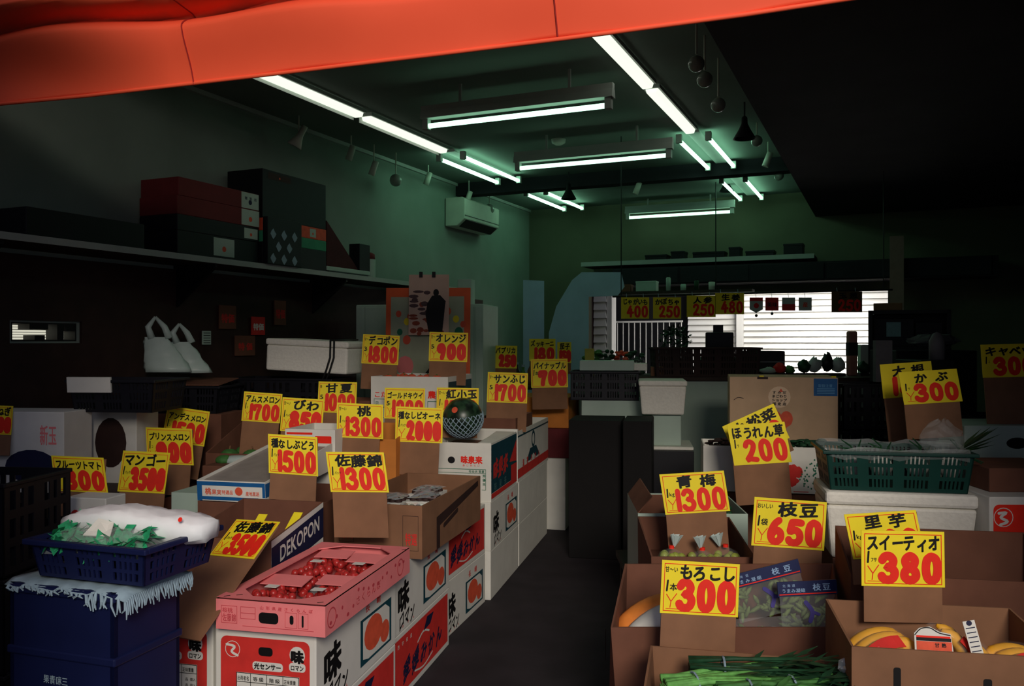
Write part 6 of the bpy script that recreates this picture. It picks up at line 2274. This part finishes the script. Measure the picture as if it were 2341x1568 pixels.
# packages silhouetted on the counter end
R = random.Random(77)
names = ['pale tray pack', 'red netted pack', 'pale cut vegetable pack', 'dark round bundle', 'clear dome pack', 'dark bag', 'clear folded bag', 'dark leafy bundle']
for q, (px, hh_) in enumerate(((1755, .06), (1782, .09), (1805, .07), (1838, .11), (1862, .13), (1890, .16), (1915, .13), (1975, .10))):
    Yq = 6.62
    e = empty('food_pack', (at(px, 830, Yq).x, Yq, ZCT), label='%s in silhouette on the counter before the lit shutter' % names[q], cat='pack', group='packs on the counter')
    mb = MB()
    mb.ball((0, 0, hh_ * .62), .05, 11, 7, sx=R.uniform(.9, 1.4), sy=.9, sz=hh_ / .085 * .72)
    mb.v = [(x * R.uniform(.78, 1.2), y * R.uniform(.8, 1.15), max(.01, z * R.uniform(.85, 1.15))) for x, y, z in mb.v]
    mb.build('pack_body', (M['pale'], M['pred'], M['veg'], M['vegd'], M['pvc'], M['dcrate'], M['pvc'], M['vegd'])[q], e, smooth=True)
    MB().box(-.045, .045, -.045, .045, 0, .02).build('pack_tray', M['dark'], e)
e = empty('bottle_pack', (at(1945, 800, 6.6).x, 6.58, ZCT), label='tall brown pack with a dark band in silhouette before the lit shutter', cat='pack')
hh = ztop(757, 6.58) - ZCT
MB().box(-.035, .035, -.03, .03, 0, hh).build('pack_body', mat('brown_pack', (150, 104, 92), .6, .1), e, bevel=.012)
MB().box(-.036, .036, -.031, .031, hh * .45, hh * .75).build('dark_band', M['black'], e, bevel=.004)
MB().box(-.03, .03, -.03, .03, 0, .24).build('small_pack', M['pale'], loc=(at(1975, 800, 6.7).x, 6.72, ZCT), label='grey green carton beside the tall brown pack on the counter', cat='pack')
# register silhouette and plant
e = empty('cash_register', (at(1645, 780, 6.93).x, 6.93, ZCT), (0, 0, -.2), label='black cash register in silhouette on the counter', cat='register')
MB().box(-.11, .11, -.02, .12, .10, .34).build('display', M['dark'], e, bevel=.01)
MB().hexa([(-.16, -.1, 0), (.22, -.1, 0), (.22, .12, 0), (-.16, .12, 0), (-.16, -.08, .09), (.22, -.08, .09), (.22, .12, .14), (-.16, .12, .14)]).build('keypad_body', M['dark'], e, bevel=.008)
MB().box(-.05, .03, .02, .05, .34, .40).build('customer_display', M['dark'], e)
e = empty('dark_case', (at(1745, 790, 6.8).x, 6.80, ZCT), (0, 0, -.1), label='low dark case right of the cash register', cat='case')
MB().box(-.17, .17, 0, .15, 0, .19).build('case_body', M['dark'], e, bevel=.01)
MB().box(-.17, .17, -.004, .0, .10, .104).build('seam', M['steel'], e)
e = empty('potted_plant', (at(1538, 780, 7.0).x, 6.92, ZCT), label='dark bushy potted plant behind the hanging cards', cat='plant')
R = random.Random(88)
MB().lathe([(.001, 0), (.06, 0), (.075, .13), (.065, .13), (.001, .11)], 14).build('pot', M['brownd'], e, smooth=True)
mb = MB()
for i in range(260):
    a, b_ = R.uniform(0, 6.28), R.uniform(-.9, 1.3)
    r_ = .13 * R.uniform(.3, 1) ** .5
    c = Vector((r_ * math.cos(a) * math.cos(b_), r_ * math.sin(a) * math.cos(b_), .26 + r_ * math.sin(b_)))
    d = Vector((R.uniform(-1, 1), R.uniform(-1, 1), R.uniform(-.5, 1))).normalized() * .035
    s_ = d.cross(Vector((R.uniform(-1, 1), .3, R.uniform(-1, 1)))).normalized() * .013
    mb.poly([c, c + d * .5 + s_, c + d, c + d * .5 - s_], [(0, 1, 2, 3)])
mb.build('foliage', M['vegd'], e)
MB().tube([(0, 0, .1), (0, 0, .25)], .006, 6).build('stem', M['brownd'], e)

# rail with hanging cards
YR = 6.9
rail = MB()
rail.tube([at(1400, 678, YR), at(2040, 662, YR + .0)], .008, 8)
for px, py in ((1420, 677), (2020, 662)):
    p = at(px, py, YR)
    rail.tube([p, Vector((p.x, p.y, ZC))], .004, 6)
rail.build('sign_rail', M['dark'], label='thin dark rail hung from the ceiling that carries the small cards', cat='rail')


def hang_card(label, px, py, wpx, title, price, hr=.72, roll=0, m='yellow'):
    e = sign(label, px, py, wpx, YR - .02, title, price, unit='', roll=roll, lean=0, hr=hr, yen=False, border=False, backing=None, group='cards hanging from the rail at the back', dt=.11)
    e.name = 'hanging_price_card'
    W = wpx * YR / F
    mb = MB()
    for x in (-W * .3, W * .3):
        mb.tube([(x, .004, W * hr * .45), (x, .018, W * hr * .5 + .03)], .0025, 5)
    mb.build('string', M['cloth'], e)
    return e


hang_card('hanging yellow card reading 400 before the railing', 1452, 704, 64, 'じゃがいも', '400', .76)
hang_card('hanging yellow card reading 250 before the potted plant', 1525, 704, 64, 'かぼちゃ', '250', .76)
hang_card('hanging yellow card reading 250 above the cash register', 1603, 700, 66, '人参', '250', .74)
hang_card('hanging yellow card reading 480 touching the lit shutter edge', 1668, 694, 66, '生姜', '480', .74)
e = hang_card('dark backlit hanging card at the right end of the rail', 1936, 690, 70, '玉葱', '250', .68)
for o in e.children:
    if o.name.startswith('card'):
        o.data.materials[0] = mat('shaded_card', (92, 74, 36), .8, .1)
for q, (px, c1, c2) in enumerate(((1729, 'pale', 'pred'), (1765, 'pred', 'brownd'), (1803, 'pale', 'pred'), (1841, 'pale', 'orange'))):
    e = empty('payment_sticker', at(px, 695, YR - .02), label='small hanging tag before the lit shutter, %s' % ['red topped with a pointed foot', 'dark red and rounded', 'half pale and half red', 'pale with an orange mark'][q], cat='tag', group='four small tags on the rail')
    s_ = 15 / F * YR
    mb = MB()
    if q == 0:
        pl = [(-s_, s_), (-s_, -s_ * .8), (0, -s_ * 1.35), (s_, -s_ * .8), (s_, s_)]
        mb.poly([(x, 0, z) for x, z in pl] + [(x, .004, z) for x, z in pl], [tuple(range(5)), tuple(range(5, 10))[::-1]] + [(i, (i + 1) % 5, 5 + (i + 1) % 5, 5 + i) for i in range(5)])
        mb.build('tag', M[c1], e)
    else:
        mb.box(-s_, s_, 0, .004, -s_, s_)
        mb.build('tag', M[c1], e, bevel=.003)
    k = Ink()
    if q == 0:
        k.rect(-s_, s_ * .45, s_, s_)
        k.disc(0, -s_ * .25, s_ * .4)
    elif q == 2:
        k.rect(-s_, -s_, s_, 0)
    elif q == 1:
        k.text('美味', -s_ * .8, -s_ * .4, s_ * .8, s_ * 1.6, off=.02)
    else:
        k.text('産', -s_ * .4, -s_ * .4, s_ * .8, off=.03)
    k.place('print', M[c2], e, (0, 0, 0), FX, FZ, .001)
    mb = MB()
    mb.tube([(0, .003, s_), (0, .02, s_ + .045)], .002, 5)
    mb.build('string', M['cloth'], e)
    if q < 2:
        mb = MB()
        mb.ball((0, 0, -s_ * (1.75 if q == 0 else 1.45)), .012, 10, 6)
        mb.tube([(0, 0, -s_), (0, 0, -s_ * 1.4)], .002, 5)
        mb.build('bead', M['dark'] if q == 0 else M['teal'], e, smooth=True)

# upper back shelf and cabinets, set before the back wall
bs_ = empty('display_shelf', B(-3.3, 9.55, 2.22), (0, 0, -TH), label='long dark shelf high on the back wall below the crosswise tube', cat='shelf')
MB().box(0, 2.6, 0, .42, 0, .04).build('shelf_board', M['wood'], bs_)
MB().box(0, 2.6, -.006, 0, .0, .05).build('metal_edge', M['steel'], bs_)
R = random.Random(5)
nm = ['flat dark box at the wall end', 'small dark bundle second from the wall end', 'wide low dark box', 'dark round tin', 'flat stacked dark boxes', 'rightmost dark bundle']
for q, (x, w, h) in enumerate(((.75, .25, .07), (1.05, .15, .1), (1.3, .35, .08), (1.7, .12, .12), (1.88, .3, .07), (2.28, .2, .13))):
    e = empty('storage_box', B(-3.3, 9.55, 2.26) + Matrix.Rotation(-TH, 3, 'Z') @ Vector((x, .08, 0)), (0, 0, -TH), label='%s on the high back shelf' % nm[q], cat='box', group='dark things on the high back shelf')
    MB().box(0, w, 0, .2, 0, h).build('box_body', M['dcrate'], e, bevel=.006)
    MB().box(-.004, w + .004, -.004, .204, h - .02, h + .004).build('lid', M['dcrate'], e, bevel=.003)
cabu = empty('hanging_cabinet', B(-2.9, 9.5, 1.98), (0, 0, -TH), label='dark wall cabinet row above the back opening', cat='cabinet')
MB().box(0, 3.9, 0, .45, 0, .2).build('cabinet_body', M['walld'], cabu)
for i in range(5):
    MB().box(.02 + .77 * i, .76 + .77 * i, -.015, 0, .015, .185).build('door', M['walld'], cabu, bevel=.004)
lsh = empty('bottle_shelf', B(-2.75, 8.9, 1.845), (0, 0, -TH), label='narrow dark shelf with small bottles above the hanging cards', cat='shelf')
MB().box(0, 1.5, 0, .2, 0, .03).build('shelf_board', M['wood'], lsh)
for x in (0.1, 1.12):
    MB().tube([(x, .1, .03), (x, .1, ZC - 1.845)], .006, 6).build('hanger_rod', M['dark'], lsh)
nm = ['reddish tin at the wall end', 'wide pale carton', 'pale paper roll', 'small white cup', 'dim green bottle', 'pale squat jar']
for q, (x, w, h, m) in enumerate(((.1, .12, .08, 'card2'), (.28, .22, .11, 'pale'), (.62, .05, .17, 'pale'), (.78, .06, .08, 'pale'), (.92, .05, .12, 'vegd'), (1.08, .07, .10, 'lightc'))):
    e = empty('jar', B(-2.75, 8.9, 1.876) + Matrix.Rotation(-TH, 3, 'Z') @ Vector((x, .1, 0)), (0, 0, -TH), label='%s on the narrow shelf above the hanging cards' % nm[q], cat='jar' if q > 1 else 'box', group='small things on the narrow back shelf')
    if q < 2:
        e.name = 'small_carton'
        MB().box(0, w, -.06, .06, 0, h).build('box_body', M[m], e, bevel=.004)
        MB().box(-.002, w + .002, -.062, .062, h - .02, h).build('lid', M[m], e, bevel=.002)
    else:
        MB().lathe([(.001, 0), (w * .5, 0), (w * .5, h * .8), (w * .35, h * .86), (.001, h * .86)], 14).build('jar_body', M[m], e, smooth=True)
        MB().lathe([(.001, h * .86), (w * .36, h * .86), (w * .36, h), (.001, h)], 14).build('lid', M['dark'], e)

# bluish light on the back wall, built as pale blue panels
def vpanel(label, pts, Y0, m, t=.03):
    """upright panel standing on the floor at depth Y0, outline given by the corners of the light patch"""
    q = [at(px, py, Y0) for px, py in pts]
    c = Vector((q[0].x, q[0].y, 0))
    e = empty('blue_light_panel', c, label=label, cat='light patch', group='panels for bluish wall light by the back corner')
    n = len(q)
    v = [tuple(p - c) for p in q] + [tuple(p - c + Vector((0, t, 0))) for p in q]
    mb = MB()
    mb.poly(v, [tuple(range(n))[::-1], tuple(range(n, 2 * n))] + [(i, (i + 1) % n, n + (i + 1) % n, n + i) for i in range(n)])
    mb.build('light_patch_panel', M[m], e)
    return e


def floor_py(Y):
    return CY + H / Y * F


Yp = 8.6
vpanel('panel for the bluish light patch with a slanting top edge left of the back opening', [(1255, floor_py(Yp)), (1255, 760), (1272, 700), (1308, 640), (1330, 622), (1420, 622), (1428, 655), (1412, 676), (1346, 678), (1346, floor_py(Yp))], Yp, 'bluelit')
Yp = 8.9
vpanel('narrow panel for the dim bluish light strip at the back left corner', [(1196, floor_py(Yp)), (1196, 640), (1244, 642), (1244, floor_py(Yp))], Yp, 'bluelit')

# right back: pillar, dark boxes, bag
bbox('pillar', 0.03, 0.16, 9.4, 9.55, 0, 2.4, mat('pillar_paint', (150, 120, 112), .8, .1), kind='structure')
dr = empty('dark_rack', B(-.14, 7.75, 0), (0, 0, -TH), label='tall dark rack at the right of the back opening', cat='rack')
MB().box(0, .62, 0, .4, 0, .05).build('bottom_board', M['dark'], dr)
for zq in (.5, .93, 1.27, 1.57):
    MB().box(0, .62, 0, .4, zq, zq + .03).build('board', M['dark'], dr)
for x in (0, .59):
    for y in (0, .37):
        MB().box(x, x + .03, y, y + .03, 0, 1.60).build('post', M['dark'], dr)
MB().box(0, .62, .395, .405, 0, 1.60).build('back_panel', M['dark'], dr)
om = Matrix.Rotation(-TH, 3, 'Z')
for q, (x, z, w, h, m, lb) in enumerate(((.04, 1.601, .22, .06, 'card', 'flat tan carton on top of the tall dark rack'), (.05, 1.301, .3, .23, 'dcrate', 'dark box with a pale square label in the tall dark rack'), (.36, 1.301, .20, .2, 'dcrate', 'plain dark box beside the labelled one in the tall dark rack'), (.05, .961, .5, .25, 'dcrate', 'wide dark box on the middle board of the tall dark rack'))):
    e = empty('storage_box', dr.location + om @ Vector((x, .03, z)), (0, 0, -TH), label=lb, cat='box', group='boxes in the tall dark rack')
    MB().box(0, w, 0, .3, 0, h).build('box_body', M[m], e, bevel=.004)
    if q == 1:
        MB().box(.09, .20, -.003, 0, .08, .20).build('label', M['cloth'], e)
    if q == 3:
        MB().box(.04, .18, -.003, 0, .19, .215).build('label', M['card'], e)
e = empty('plastic_bag', at(2135, 790, 5.6), label='pale crumpled bag lying on the dark cartons far right', cat='bag')
R = random.Random(66)
pts = []
for j in range(8):
    for i in range(12):
        t, a = j / 7, 2 * math.pi * i / 12
        r_ = .17 * math.sin(math.pi * (.05 + t * .9)) ** .7 * R.uniform(.85, 1.1)
        pts.append((r_ * math.cos(a), r_ * math.sin(a) * .7, (t - .15) * .09 + R.uniform(-.012, .012)))
mb = MB()
mb.poly(pts, [(j * 12 + i, j * 12 + (i + 1) % 12, (j + 1) * 12 + (i + 1) % 12, (j + 1) * 12 + i) for j in range(7) for i in range(12)])
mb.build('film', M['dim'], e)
zbag = at(2135, 790, 5.6).z - .03
carton('dark carton under the pale crumpled bag', (at(2040, 800, 5.5).x, 5.45, 0), 0, .52, .4, zbag, m='dcrate', open_=False)
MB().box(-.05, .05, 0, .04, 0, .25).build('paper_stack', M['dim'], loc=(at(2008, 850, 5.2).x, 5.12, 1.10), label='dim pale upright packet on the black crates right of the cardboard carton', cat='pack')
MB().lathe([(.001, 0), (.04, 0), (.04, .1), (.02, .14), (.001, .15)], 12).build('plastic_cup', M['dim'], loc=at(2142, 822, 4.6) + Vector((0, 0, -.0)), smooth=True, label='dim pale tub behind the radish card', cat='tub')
carton('dark carton under the pale tub behind the radish card', (at(2105, 850, 4.5).x, 4.5, 0), 0, .18, .3, at(2142, 822, 4.6).z - .001, m='dcrate', open_=False)

# dark low cartons deep in the aisle
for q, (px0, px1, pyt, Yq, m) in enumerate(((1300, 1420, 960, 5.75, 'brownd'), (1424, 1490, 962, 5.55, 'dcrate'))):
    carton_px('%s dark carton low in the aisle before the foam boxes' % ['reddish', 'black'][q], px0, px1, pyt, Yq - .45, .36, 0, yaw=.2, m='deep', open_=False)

for o in list(bpy.data.objects):
    if 'size' in o:
        del o['size']
